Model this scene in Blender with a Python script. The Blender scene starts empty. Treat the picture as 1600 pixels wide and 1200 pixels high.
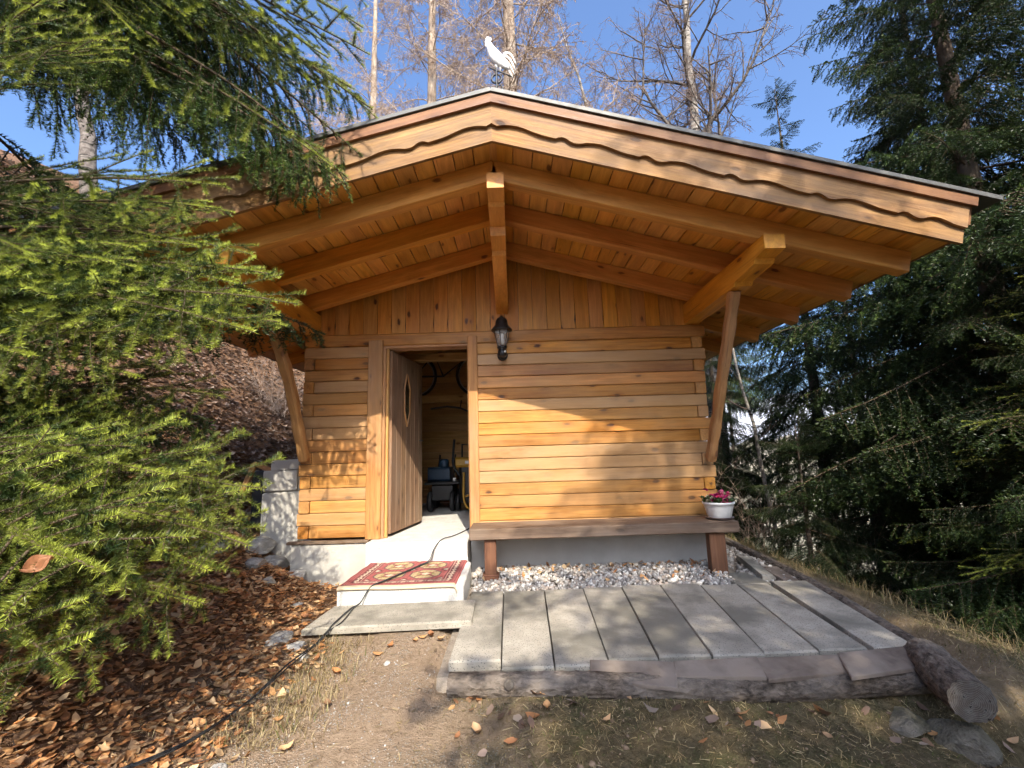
import bpy, math, random
import numpy as np
from mathutils import Vector, Matrix
from mathutils import noise as mnoise
R = math.radians
random.seed(7)
rng = np.random.default_rng(7)
scene = bpy.context.scene
COL = scene.collection

# ------------------------------------------------------------------ camera, sky, sun, exposure
cam_d = bpy.data.cameras.new('camera'); cam = bpy.data.objects.new('camera', cam_d); COL.objects.link(cam)
cam_d.sensor_width = 36.0; cam_d.lens = 15.75; cam_d.clip_start = 0.05; cam_d.clip_end = 6000
PITCH, ROLL = R(8.75), R(1.7)
_f = Vector((0, math.cos(PITCH), math.sin(PITCH))); _r0 = Vector((1, 0, 0)); _u0 = _r0.cross(_f)
_r = _r0 * math.cos(ROLL) - _u0 * math.sin(ROLL); _u = _r0 * math.sin(ROLL) + _u0 * math.cos(ROLL)
_m = Matrix((_r, _u, -_f)).transposed().to_4x4(); _m.translation = (0, -4.6, 1.2)
cam.matrix_world = _m
scene.camera = cam

SUN = Vector((0.20, -1.0, 0.85)).normalized()
world = bpy.data.worlds.new('World'); scene.world = world; world.use_nodes = True
wn = world.node_tree; wn.nodes.clear()
wo = wn.nodes.new('ShaderNodeOutputWorld'); wb = wn.nodes.new('ShaderNodeBackground'); ws = wn.nodes.new('ShaderNodeTexSky')
ws.sky_type = 'NISHITA'; ws.sun_disc = False
ws.sun_elevation = math.asin(SUN.z); ws.sun_rotation = math.atan2(SUN.x, SUN.y)
ws.altitude = 0; ws.air_density = 1.0; ws.dust_density = 5.2; ws.ozone_density = 8.0
wb.inputs['Strength'].default_value = 0.15
wn.links.new(ws.outputs[0], wb.inputs[0]); wn.links.new(wb.outputs[0], wo.inputs[0])
sd = bpy.data.lights.new('sun', 'SUN'); sd.energy = 3.0; sd.angle = R(0.5); sd.color = (1.0, 0.90, 0.75)
sun = bpy.data.objects.new('sun', sd); COL.objects.link(sun)
sun.rotation_euler = (-SUN).to_track_quat('-Z', 'Y').to_euler(); sun.location = (2, -10, 9)
vs = scene.view_settings
scene.display_settings.display_device = 'sRGB'
vs.view_transform = 'Standard'; vs.look = 'None'; vs.exposure = 1.42; vs.gamma = 1.0; vs.use_curve_mapping = False
scene.cycles.max_bounces = 6; scene.cycles.diffuse_bounces = 4; scene.cycles.use_adaptive_sampling = True; scene.cycles.adaptive_threshold = 0.04; scene.cycles.adaptive_min_samples = 16; scene.cycles.glossy_bounces = 2; scene.cycles.transparent_max_bounces = 8

# ------------------------------------------------------------------ helpers
PLOC = {}
def tag(o, label=None, cat=None, group=None, kind=None):
    if label: o['label'] = label
    if cat: o['category'] = cat
    if group: o['group'] = group
    if kind: o['kind'] = kind
    return o
def link(o, parent=None):
    COL.objects.link(o)
    if parent is not None:
        o.parent = parent
        o.matrix_parent_inverse = PLOC[parent.name].inverted()
    return o
def empty(name, loc, label, cat, group=None):
    o = bpy.data.objects.new(name, None); COL.objects.link(o); o.location = loc; o.empty_display_size = 0.1
    PLOC[o.name] = Matrix.Translation(loc)
    return tag(o, label, cat, group)
def setw(o, M):
    PLOC[o.name] = M.copy(); o.matrix_basis = M; return o
def obj(name, me, mat, parent=None, M=None):
    o = bpy.data.objects.new(name, me)
    if mat is not None and not me.materials: me.materials.append(mat)
    link(o, parent)
    return setw(o, M if M is not None else Matrix.Identity(4))
def mesh_pd(v, f, smooth=False):
    me = bpy.data.meshes.new('m'); me.from_pydata([tuple(p) for p in v], [], f); me.update()
    if smooth: me.polygons.foreach_set('use_smooth', [True] * len(me.polygons))
    return me
def mesh_np(V, T, mi=None, col=None, smooth=False):
    """V (n,3) float, T (m,k) int faces, all k-gons; col (n,3) colours per vertex"""
    me = bpy.data.meshes.new('m'); n, m, k = len(V), len(T), T.shape[1]
    me.vertices.add(n); me.vertices.foreach_set('co', np.ascontiguousarray(V, np.float32).ravel())
    me.loops.add(m * k); me.loops.foreach_set('vertex_index', np.ascontiguousarray(T, np.int32).ravel())
    me.polygons.add(m); me.polygons.foreach_set('loop_start', np.arange(0, m * k, k, dtype=np.int32))
    me.polygons.foreach_set('loop_total', np.full(m, k, np.int32))
    if mi is not None: me.polygons.foreach_set('material_index', np.ascontiguousarray(mi, np.int32))
    if smooth: me.polygons.foreach_set('use_smooth', np.ones(m, bool))
    if col is not None:
        a = me.color_attributes.new('tint', 'FLOAT_COLOR', 'POINT')
        c = np.ones((n, 4), np.float32); c[:, :3] = col; a.data.foreach_set('color', c.ravel())
    me.update(calc_edges=True); me.validate()
    return me
def frame(p0, x, zref):
    x = Vector(x).normalized(); z = Vector(zref); y = z.cross(x).normalized(); z = x.cross(y).normalized()
    M = Matrix((x, y, z)).transposed().to_4x4(); M.translation = p0
    return M
_pc = {}
def plank_mesh(L, w, h, b=0.006):
    key = (round(L, 3), round(w, 3), round(h, 3), b)
    if key in _pc: return _pc[key].copy()
    W, H = w / 2, h / 2
    sec = [(-W + b, -H), (W - b, -H), (W, -H + b), (W, H - b), (W - b, H), (-W + b, H), (-W, H - b), (-W, -H + b)]
    v = []; f = []
    e = min(b * .6, .004)
    for x, k in ((0, 1 - 2 * e / min(w, h)), (e, 1), (L - e, 1), (L, 1 - 2 * e / min(w, h))):
        v += [(x, y * k, z * k) for y, z in sec]
    for s in range(3):
        for i in range(8):
            j = (i + 1) % 8; f.append((s * 8 + i, s * 8 + j, s * 8 + 8 + j, s * 8 + 8 + i))
    f.append(tuple(range(7, -1, -1))); f.append(tuple(24 + i for i in range(8)))
    me = mesh_pd(v, f); _pc[key] = me
    return me.copy()
def plank(name, parent, p0, p1, w, h, mat, up=(0, 0, 1), b=0.006):
    """beam from p0 to p1 along its centre line, grain along local X"""
    p0, p1 = Vector(p0), Vector(p1)
    return obj(name, plank_mesh((p1 - p0).length, w, h, b), mat, parent, frame(p0, p1 - p0, up))
def box(name, parent, x0, x1, y0, y1, z0, z1, mat, b=0.008, along='x'):
    c = ((x0 + x1) / 2, (y0 + y1) / 2, (z0 + z1) / 2)
    if along == 'x': return plank(name, parent, (x0, c[1], c[2]), (x1, c[1], c[2]), y1 - y0, z1 - z0, mat, (0, 0, 1), b)
    if along == 'y': return plank(name, parent, (c[0], y0, c[2]), (c[0], y1, c[2]), x1 - x0, z1 - z0, mat, (0, 0, 1), b)
    return plank(name, parent, (c[0], c[1], z0), (c[0], c[1], z1), x1 - x0, y1 - y0, mat, (0, -1, 0), b)
def extr(name, parent, poly, org, A, B, t, mat):
    """polygon in plane (A,B), thickness t along AxB, grain along A"""
    A = Vector(A).normalized(); B = Vector(B); M = frame(org, A, A.cross(B))
    n = len(poly)
    v = [(a, b, -t / 2) for a, b in poly] + [(a, b, t / 2) for a, b in poly]
    f = [tuple(range(n - 1, -1, -1)), tuple(range(n, 2 * n))] + [(i, (i + 1) % n, n + (i + 1) % n, n + i) for i in range(n)]
    return obj(name, mesh_pd(v, f), mat, parent, M)
def lathe_mesh(prof, n=24, sx=1, sy=1):
    v = []; f = []
    for r, z in prof: v += [(r * math.cos(2 * math.pi * i / n) * sx, r * math.sin(2 * math.pi * i / n) * sy, z) for i in range(n)]
    for k in range(len(prof) - 1):
        for i in range(n):
            j = (i + 1) % n; f.append((k * n + i, k * n + j, (k + 1) * n + j, (k + 1) * n + i))
    f.append(tuple(range(n - 1, -1, -1))); f.append(tuple((len(prof) - 1) * n + i for i in range(n)))
    return mesh_pd(v, f, True)
def tubes(polys, sides=5, closed_ends=False):
    """polys: list of (pts (k,3), radii (k,)) -> V, quads"""
    Vs = []; Fs = []; base = 0
    for pts, rad in polys:
        pts = np.asarray(pts, float); rad = np.asarray(rad, float); k = len(pts)
        t = np.gradient(pts, axis=0); t /= np.linalg.norm(t, axis=1)[:, None] + 1e-9
        ref = np.array([0, 0, 1.0]) if abs(t[0][2]) < .8 else np.array([1.0, 0, 0])
        a = np.cross(t, ref); a /= np.linalg.norm(a, axis=1)[:, None] + 1e-9; b = np.cross(t, a)
        s = sides if not isinstance(sides, str) else 3
        ang = np.arange(s) * 2 * math.pi / s
        ring = pts[:, None, :] + rad[:, None, None] * (np.cos(ang)[None, :, None] * a[:, None, :] + np.sin(ang)[None, :, None] * b[:, None, :])
        Vs.append(ring.reshape(-1, 3))
        i = np.arange(k - 1)[:, None] * s; j = np.arange(s)[None, :]; jn = (j + 1) % s
        Fs.append(np.stack([base + i + j, base + i + jn, base + i + s + jn, base + i + s + j], -1).reshape(-1, 4))
        base += k * s
    return np.concatenate(Vs), np.concatenate(Fs)
def ease(t): return t * t * (3 - 2 * t)
def sstep(a, b, x): return ease(np.clip((x - a) / (b - a), 0, 1))
def catmull(P, n=8):
    P = [np.array(p, float) for p in P]; P = [2 * P[0] - P[1]] + P + [2 * P[-1] - P[-2]]; out = []
    for i in range(1, len(P) - 2):
        for k in range(n):
            t = k / n
            out.append(.5 * (2 * P[i] + (P[i + 1] - P[i - 1]) * t + (2 * P[i - 1] - 5 * P[i] + 4 * P[i + 1] - P[i + 2]) * t * t + (-P[i - 1] + 3 * P[i] - 3 * P[i + 1] + P[i + 2]) * t ** 3))
    out.append(P[-2]); return np.array(out)

# ------------------------------------------------------------------ materials
def newmat(name):
    m = bpy.data.materials.new(name); m.use_nodes = True; nt = m.node_tree; nt.nodes.clear()
    out = nt.nodes.new('ShaderNodeOutputMaterial'); bs = nt.nodes.new('ShaderNodeBsdfPrincipled')
    nt.links.new(bs.outputs[0], out.inputs[0])
    return m, nt, bs
class NT:
    def __init__(s, nt): s.nt = nt
    def n(s, t, **kw):
        nd = s.nt.nodes.new(t)
        for k, v in kw.items(): setattr(nd, k, v)
        return nd
    def set(s, sock, v):
        if isinstance(v, bpy.types.NodeSocket): s.nt.links.new(v, sock)
        elif isinstance(v, (tuple, list)) and len(v) == 3 and sock.type == 'RGBA': sock.default_value = (*v, 1)
        else: sock.default_value = v
    def math(s, op, a, b=0.0, c=None):
        nd = s.n('ShaderNodeMath', operation=op); s.set(nd.inputs[0], a); s.set(nd.inputs[1], b)
        if c is not None: s.set(nd.inputs[2], c)
        return nd.outputs[0]
    def mix(s, f, a, b, mode='MIX'):
        nd = s.n('ShaderNodeMix', data_type='RGBA', blend_type=mode); s.set(nd.inputs[0], f); s.set(nd.inputs[6], a); s.set(nd.inputs[7], b)
        return nd.outputs[2]
    def rng(s, v, a, b, c=0.0, d=1.0):
        nd = s.n('ShaderNodeMapRange'); s.set(nd.inputs[0], v)
        for i, q in enumerate((a, b, c, d)): s.set(nd.inputs[i + 1], q)
        return nd.outputs[0]
    def noise(s, vec, scale, detail=4, rough=.55, dist=0):
        nd = s.n('ShaderNodeTexNoise'); s.set(nd.inputs['Vector'], vec); nd.inputs['Scale'].default_value = scale
        nd.inputs['Detail'].default_value = detail; nd.inputs['Roughness'].default_value = rough; nd.inputs['Distortion'].default_value = dist
        return nd.outputs[0]
    def vor(s, vec, scale, feat='F1', out=0, rand=1):
        nd = s.n('ShaderNodeTexVoronoi', feature=feat); s.set(nd.inputs['Vector'], vec); nd.inputs['Scale'].default_value = scale
        nd.inputs['Randomness'].default_value = rand
        return nd.outputs[out]
    def vmul(s, v, k):
        nd = s.n('ShaderNodeVectorMath', operation='MULTIPLY'); s.set(nd.inputs[0], v); nd.inputs[1].default_value = k; return nd.outputs[0]
    def vadd(s, a, b):
        nd = s.n('ShaderNodeVectorMath', operation='ADD'); s.set(nd.inputs[0], a); s.set(nd.inputs[1], b); return nd.outputs[0]
    def ocoord(s, rnd=True):
        tc = s.n('ShaderNodeTexCoord').outputs['Object']
        if not rnd: return tc
        oi = s.n('ShaderNodeObjectInfo').outputs['Random']
        cb = s.n('ShaderNodeCombineXYZ'); s.set(cb.inputs[0], s.math('MULTIPLY', oi, 37.0)); s.set(cb.inputs[1], s.math('MULTIPLY', oi, 91.0)); s.set(cb.inputs[2], s.math('MULTIPLY', oi, 53.0))
        return s.vadd(tc, cb.outputs[0])
    def bump(s, bs, h, strength=.3, dist=.01):
        nd = s.n('ShaderNodeBump'); s.set(nd.inputs['Height'], h); nd.inputs['Strength'].default_value = strength; nd.inputs['Distance'].default_value = dist
        s.nt.links.new(nd.outputs[0], bs.inputs['Normal'])
def wood(name, dark, light, knot, rough=.5, grey=None, greyamt=0.0, vary=.25, knots=.55, bump=.25, spec=.35, odd=None):
    m, nt, bs = newmat(name); q = NT(nt)
    v = q.ocoord()
    g1 = q.noise(q.vmul(v, (1.3, 16, 16)), 1.0, 5, .6, .6)
    g2 = q.noise(q.vmul(v, (2.2, 70, 70)), 1.0, 4, .65, .4)
    vk = q.vadd(q.vmul(v, (4.2, 9.5, 9.5)), q.vmul(q.n('ShaderNodeTexNoise').outputs[1], (.25, .25, .25)))
    kd = q.vor(vk, 1.0); kc = q.vor(vk, 1.0, out=1)
    sep = q.n('ShaderNodeSeparateColor'); q.set(sep.inputs[0], kc)
    has = q.math('GREATER_THAN', sep.outputs[0], 1 - knots)
    km = q.math('MULTIPLY', q.rng(kd, .20, .12, 0, 1), has)
    halo = q.math('MULTIPLY', q.rng(kd, .42, .12, 0, 1), has)
    fig = q.math('ADD', q.math('MULTIPLY', g1, .75), q.math('MULTIPLY', g2, .5))
    fig = q.math('ADD', fig, q.math('MULTIPLY', halo, -.16))
    c = q.mix(q.rng(fig, .47, .76), dark, light)
    c = q.mix(km, c, knot)
    oi = q.n('ShaderNodeObjectInfo').outputs['Random']
    val = q.rng(oi, 0, 1, 1 - vary, 1 + vary * .6)
    hs = q.n('ShaderNodeHueSaturation'); q.set(hs.inputs['Color'], c); q.set(hs.inputs['Value'], val)
    q.set(hs.inputs['Hue'], q.rng(q.math('FRACT', q.math('MULTIPLY', oi, 7.3)), 0, 1, .494, .504))
    q.set(hs.inputs['Saturation'], q.rng(q.math('FRACT', q.math('MULTIPLY', oi, 13.7)), 0, 1, .94, 1.04))
    c = hs.outputs[0]
    wth = q.noise(q.vmul(v, (.9, 6, 6)), 1.3, 5, .7, .8)
    c = q.mix(1.0, c, q.mix(q.rng(wth, .32, .66), (.70, .66, .60), (1.1, 1.1, 1.1)), 'MULTIPLY')
    if odd:
        pick = q.math('MULTIPLY', q.math('GREATER_THAN', q.math('FRACT', q.math('MULTIPLY', oi, 23.1)), .70), q.rng(wth, .3, .6, .25, .7))
        c = q.mix(pick, c, odd)
    crk = q.noise(q.vmul(v, (1.1, 60, 60)), 1.0, 2, .5, .3)
    c = q.mix(q.math('MULTIPLY', q.rng(crk, .70, .76), .75), c, knot)
    big = q.noise(q.vmul(v, (1.1, 2.5, 2.5)), 1.0, 4, .65)
    if grey:
        c = q.mix(q.math('MULTIPLY', q.rng(big, .4, .68), greyamt), c, grey)
    else:
        c = q.mix(q.math('MULTIPLY', q.rng(big, .45, .75), .3), c, q.mix(.5, c, dark))
    q.set(bs.inputs['Base Color'], c)
    q.set(bs.inputs['Roughness'], q.rng(g1, .3, .7, rough - .08, rough + .12))
    bs.inputs['Specular IOR Level'].default_value = spec
    q.bump(bs, q.math('ADD', q.math('ADD', g2, g1), q.math('MULTIPLY', km, -.6)), bump, .004)
    return m
def rough_mat(name, c1, c2, scale=8, rough=.85, bump=.5, dist=.01, speck=None, stain=None, local=False):
    m, nt, bs = newmat(name); q = NT(nt); v = q.ocoord(True)
    n1 = q.noise(v, scale, 6, .65); n2 = q.noise(v, scale * 9, 3, .6); n3 = q.noise(v, scale * .22, 4, .6)
    c = q.mix(q.rng(n1, .3, .7), c1, c2)
    if stain: c = q.mix(q.math('MULTIPLY', q.rng(n3, .44, .60), .8), c, stain)
    if speck:
        d = q.vor(v, scale * 11); c = q.mix(q.rng(d, .32, .18), c, speck)
    q.set(bs.inputs['Base Color'], c); bs.inputs['Roughness'].default_value = rough; bs.inputs['Specular IOR Level'].default_value = .25
    q.bump(bs, q.math('ADD', n1, q.math('MULTIPLY', n2, .6)), bump, dist)
    return m
def plain(name, c, rough=.5, metal=0.0, spec=.5, var=.06):
    m, nt, bs = newmat(name); q = NT(nt); v = q.ocoord()
    n = q.noise(v, 14, 4)
    hs = q.n('ShaderNodeHueSaturation'); q.set(hs.inputs['Color'], c); q.set(hs.inputs['Value'], q.rng(n, .3, .7, 1 - var * 2, 1 + var * 2))
    q.set(bs.inputs['Base Color'], hs.outputs[0]); q.set(bs.inputs['Roughness'], q.rng(n, .3, .7, rough - .07, rough + .07))
    bs.inputs['Metallic'].default_value = metal; bs.inputs['Specular IOR Level'].default_value = spec
    return m
def tint_mat(name, rough=.6, transl=0.0, spec=.3, vary=.2, bump=0):
    m, nt, bs = newmat(name); q = NT(nt)
    at = q.n('ShaderNodeAttribute', attribute_name='tint').outputs['Color']
    oi = q.n('ShaderNodeObjectInfo').outputs['Random']
    hs = q.n('ShaderNodeHueSaturation'); q.set(hs.inputs['Color'], at); q.set(hs.inputs['Value'], q.rng(oi, 0, 1, 1 - vary, 1 + vary))
    q.set(bs.inputs['Base Color'], hs.outputs[0]); bs.inputs['Roughness'].default_value = rough; bs.inputs['Specular IOR Level'].default_value = spec
    if bump:
        q.bump(bs, q.noise(q.n('ShaderNodeTexCoord').outputs['Object'], 60, 4), bump, .005)
    if transl:
        tr = q.n('ShaderNodeBsdfTranslucent'); q.set(tr.inputs[0], hs.outputs[0]); mx = q.n('ShaderNodeMixShader'); mx.inputs[0].default_value = transl
        nt.links.new(bs.outputs[0], mx.inputs[1]); nt.links.new(tr.outputs[0], mx.inputs[2])
        nt.links.new(mx.outputs[0], [n for n in nt.nodes if n.type == 'OUTPUT_MATERIAL'][0].inputs[0])
    return m
def bark_mat(name, c1, c2, c3, sc=(9, 9, 3), bands=False):
    m, nt, bs = newmat(name); q = NT(nt); v = q.n('ShaderNodeTexCoord').outputs['Object']
    n1 = q.noise(q.vmul(v, sc), 1.5, 6, .7, .5); n2 = q.noise(v, 3.0, 4); d = q.vor(q.vmul(v, sc), 2.2)
    c = q.mix(q.rng(n1, .35, .65), c1, c2); c = q.mix(q.math('MULTIPLY', q.rng(n2, .45, .7), .6), c, c3)
    if bands:
        b = q.noise(q.vmul(v, (2, 2, 14)), 1.2, 4, .7); c = q.mix(q.rng(b, .56, .64), c, (.03, .028, .026))
    q.set(bs.inputs['Base Color'], c); bs.inputs['Roughness'].default_value = .9; bs.inputs['Specular IOR Level'].default_value = .15
    q.bump(bs, q.math('ADD', n1, q.math('MULTIPLY', d, .8)), .7, .02)
    return m

M_LOG = wood('larch_log', (.37, .138, .020), (.66, .308, .068), (.085, .03, .012), .5, grey=(.47, .27, .105), greyamt=.6, vary=.32, knots=.6, odd=(.43, .29, .16), bump=.4)
M_GABLE = wood('gable_board', (.50, .205, .032), (.66, .31, .060), (.10, .035, .012), .5, vary=.14, knots=.35)
M_SOFFIT = wood('soffit_board', (.66, .295, .050), (.80, .41, .088), (.22, .08, .018), .40, vary=.14, knots=.35)
M_RAFTER = wood('rafter_beam', (.58, .245, .040), (.74, .365, .074), (.17, .055, .014), .42, vary=.1, knots=.25)
M_FASCIA = wood('barge_board', (.19, .088, .026), (.43, .235, .078), (.06, .026, .011), .65, grey=(.185, .125, .075), greyamt=.8, vary=.1, knots=.45, bump=.6)
M_TRIMTOP = wood('verge_board', (.17, .07, .025), (.27, .125, .045), (.10, .04, .02), .55, vary=.1)
M_BENCH = wood('bench_wood', (.10, .06, .038), (.21, .137, .09), (.05, .028, .018), .7, grey=(.26, .205, .155), greyamt=.6, vary=.12, bump=.5)
M_LEG = wood('bench_leg_wood', (.12, .05, .025), (.2, .09, .045), (.05, .025, .015), .65, vary=.1)
M_DOOR = wood('door_board', (.20, .115, .062), (.33, .205, .12), (.10, .055, .03), .7, grey=(.29, .22, .16), greyamt=.5, vary=.12, bump=.4)
M_TRIM = wood('door_trim', (.38, .17, .055), (.54, .29, .11), (.14, .05, .02), .55, grey=(.34, .25, .17), greyamt=.4, vary=.08)
M_JAMB = wood('jamb_wood', (.52, .28, .08), (.66, .40, .14), (.2, .08, .03), .5, vary=.05, knots=.2)
M_BRACE = wood('brace_wood', (.38, .175, .05), (.54, .29, .10), (.15, .06, .025), .6, grey=(.30, .2, .12), greyamt=.5, vary=.05)
M_INNER = wood('inner_wall', (.42, .23, .08), (.55, .33, .13), (.2, .09, .03), .6, vary=.1, knots=.3)
M_CONC = rough_mat('pale_concrete', (.40, .385, .35), (.52, .505, .465), 5, .9, .25, .006, stain=(.40, .38, .34))
M_CONCG = rough_mat('grey_concrete', (.44, .425, .39), (.55, .53, .49), 4, .9, .25, .006, stain=(.38, .36, .33))
M_STEP = rough_mat('step_concrete', (.50, .485, .45), (.66, .645, .60), 9, .92, .7, .012, speck=(.35, .32, .27))
M_SLAB = rough_mat('paving_concrete', (.29, .265, .215), (.42, .385, .32), 7, .9, .5, .006, speck=(.15, .14, .118), stain=(.125, .118, .095))
M_ROOF = plain('roof_sheet', (.10, .10, .095), .55, .4)
M_BLACK = plain('black_metal', (.018, .018, .02), .38, .3)
M_DARK = plain('dark_plastic', (.012, .012, .014), .5)
M_RUBBER = plain('cable_rubber', (.022, .024, .025), .55)
M_WHITE = plain('white_plastic', (.74, .74, .72), .35)
M_SAUCER = plain('brown_plastic', (.07, .05, .045), .45)
M_SOIL = rough_mat('potting_soil', (.03, .02, .013), (.06, .042, .028), 40, .95, .8)
M_VANE = plain('white_painted_metal', (.80, .79, .76), .42, .0, .5, .05)
M_YELLOW = plain('yellow_plastic', (.36, .20, .02), .45)
M_BLUE = plain('blue_paint', (.012, .035, .07), .4)
M_STEELW = plain('grey_steel', (.35, .36, .37), .35, .8)
M_SLATE = rough_mat('fibre_tile', (.105, .08, .062), (.18, .142, .112), 12, .9, .6, .006, stain=(.25, .205, .165))
M_ROCK = rough_mat('limestone', (.36, .35, .32), (.55, .53, .49), 7, .9, .8, .03, stain=(.22, .2, .16))
M_ROCKD = rough_mat('grey_stone', (.125, .108, .082), (.23, .20, .155), 9, .95, 1.0, .03, stain=(.085, .08, .05))
M_BARK = bark_mat('spruce_bark', (.065, .048, .036), (.15, .115, .088), (.16, .14, .115))
M_LOGBARK = bark_mat('dead_log_bark', (.03, .024, .019), (.20, .16, .125), (.25, .215, .18), (12, 22, 22))
M_LARCHBARK = bark_mat('larch_bark', (.22, .16, .115), (.42, .34, .26), (.46, .40, .33))
M_BIRCH = bark_mat('birch_bark', (.20, .18, .155), (.40, .37, .33), (.08, .07, .06), (6, 6, 6), True)
M_BLIMB = bark_mat('birch_limb', (.075, .06, .052), (.22, .195, .17), (.05, .042, .036), (6, 6, 6), True)
M_TWIGL = plain('larch_twig', (.34, .255, .19), .8)
M_TWIGB = plain('birch_twig', (.17, .12, .095), .8)
m, nt, bs = newmat('cut_log_end'); q = NT(nt); v = q.n('ShaderNodeTexCoord').outputs['Object']
sp_ = q.n('ShaderNodeSeparateXYZ'); q.set(sp_.inputs[0], v)
rad_ = q.math('SQRT', q.math('ADD', q.math('POWER', sp_.outputs[1], 2.0), q.math('POWER', q.math('ADD', sp_.outputs[2], .006), 2.0)))
rn_ = q.math('SINE', q.math('MULTIPLY', q.math('ADD', rad_, q.math('MULTIPLY', q.noise(v, 14, 3), .012)), 900.0))
nz_ = q.noise(v, 30, 5, .7)
c = q.mix(q.rng(rn_, -1, 1), (.075, .062, .05), (.15, .125, .10)); c = q.mix(q.rng(nz_, .45, .75), c, (.19, .175, .155))
an_ = q.noise(q.vmul(v, (1, 1, 1)), 55, 2); c = q.mix(q.rng(an_, .66, .70), c, (.02, .016, .012))
q.set(bs.inputs['Base Color'], c); bs.inputs['Roughness'].default_value = .95; q.bump(bs, q.math('ADD', rn_, nz_), .5, .004); M_LOGEND = m
M_NEEDLE = tint_mat('spruce_needles', .42, .18, .35, .34)
M_TWIG = plain('spruce_twig', (.075, .05, .028), .85)
M_LEAF = tint_mat('dry_leaf', .6, .2, .3, 0)
M_GRASS = tint_mat('dry_grass', .7, .2, .2, 0)
M_PEBBLE = tint_mat('pebble', .75, 0, .3, 0, .3)
M_PETAL = tint_mat('petal', .55, .25, .3, 0)
M_RUG = tint_mat('woven_wool', .95, 0, .1, 0, .5)
_g, _nt, _bs = newmat('lamp_glass'); _bs.inputs['Base Color'].default_value = (.9, .9, .88, 1); _bs.inputs['Roughness'].default_value = .08
_bs.inputs['IOR'].default_value = 1.45; _bs.inputs['Alpha'].default_value = .16; M_GLASS = _g
M_PANE = plain('dark_door_glass', (.02, .03, .02), .12)

# ------------------------------------------------------------------ terrain
def vn(x, y, s, seed=0):
    """smooth pseudo noise from a few sines, about -1..1"""
    r = np.random.default_rng(seed); o = 0
    for i in range(6):
        a = r.uniform(0, 6.28); k = s * r.uniform(.6, 1.9); o = o + np.sin((x * math.cos(a) + y * math.sin(a)) * k + r.uniform(0, 6.28))
    return o / 3.2
def terrain(x, y):
    x = np.asarray(x, float); y = np.asarray(y, float)
    z = 0.03 - .05 * np.clip(-1.5 - y, 0, 4) + 0.0 * x
    # bank on the left, beginning along the path edge
    xl = -1.25 - .35 * sstep(-2.5, -.2, y) - .45 * sstep(-.4, .6, y)
    d = np.clip(xl - x, 0, None)
    z = z + .34 * d * sstep(0, .7, d) + .22 * np.clip(d - 1.2, 0, 6)
    # wooded hillside behind on the left
    h = np.clip(-2.75 - x + .12 * np.clip(y, -2, 9), 0, None)
    hill = .56 * np.clip(h, 0, 5) + .12 * np.clip(h - 5, 0, 14)
    z = z + hill * sstep(-.6, 1.2, y) * (1 - .35 * sstep(8, 30, y))
    z = z + .28 * np.clip(y - 3.6, 0, 14) * sstep(3.5, -2.0, x)
    # falls away on the right of the terrace
    e = np.clip(x - (2.62 - .75 * sstep(-1.9, -2.5, y)), 0, None)
    z = z - (.28 * np.clip(e, 0, .5) + .58 * np.clip(e - .5, 0, 45) + .1 * np.clip(e - 45.5, 0, 200))
    z = z - .10 * np.clip(x - .5, 0, 2) * sstep(-1.9, -2.4, y)
    # under the cabin and the terrace
    inside = sstep(-2.12, -2.0, x) * sstep(2.6, 2.45, x) * sstep(-.3, -.1, y) * sstep(3.4, 3.1, y)
    z = z * (1 - inside) + inside * np.minimum(z, -.05)
    ter = sstep(-.5, -.4, x) * sstep(2.6, 2.5, x) * sstep(-2.1, -2.0, y) * sstep(3.4, 3.1, y)
    z = z * (1 - ter) + ter * np.minimum(z, -.06)
    far = sstep(6, 25, np.hypot(x, y))
    rough = .016 * vn(x, y, 5.0, 1) + .008 * vn(x, y, 16.0, 2)
    bankr = sstep(0.1, .8, d)
    z = z + rough * (1 + 1.5 * bankr) + .10 * bankr * vn(x, y, 1.7, 3) * sstep(.5, 2.5, d) + far * 1.2 * vn(x, y, .12, 4)
    return z
def tz(x, y): return float(terrain(np.array([x]), np.array([y]))[0])
def axis(lo, hi, step, far, n):
    g = np.geomspace(step, far, n)
    return np.concatenate([(lo - np.cumsum(g))[::-1], np.arange(lo, hi + 1e-6, step), hi + np.cumsum(g)])
xs = axis(-6.0, 4.6, .07, 380, 42); ys = axis(-4.6, 5.0, .07, 380, 42)
GX, GY = np.meshgrid(xs, ys); GZ = terrain(GX, GY)
nx, ny = len(xs), len(ys)
ii = (np.arange(ny - 1)[:, None] * nx + np.arange(nx - 1)[None, :]).ravel()
m, nt, bs = newmat('forest_ground'); q = NT(nt); v = q.n('ShaderNodeTexCoord').outputs['Object']
sx = q.n('ShaderNodeSeparateXYZ'); q.set(sx.inputs[0], v)
wob = q.math('MULTIPLY', q.math('SUBTRACT', q.noise(v, 1.6, 5, .65), .5), 1.3)
X, Y, Z = sx.outputs
n1 = q.noise(v, 3.2, 6, .65); n2 = q.noise(v, 26, 6, .7); n3 = q.noise(v, 140, 3, .6)
dirt = q.mix(q.rng(n2, .3, .7), (.26, .185, .12), (.43, .32, .22)); dirt = q.mix(q.math('MULTIPLY', q.rng(n1, .45, .7), .6), dirt, (.35, .262, .185))
gr = q.vor(v, 75); grm = q.math('MULTIPLY', q.rng(gr, .36, .22), q.rng(n1, .44, .58)); dirt = q.mix(grm, dirt, (.52, .48, .42))
litter = q.mix(q.rng(n2, .3, .7), (.10, .055, .03), (.24, .13, .065))
lv = q.vor(q.vadd(v, q.vmul(v, (0.3, 0, 0))), 24, out=1); lsep = q.n('ShaderNodeSeparateColor'); q.set(lsep.inputs[0], lv)
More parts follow.
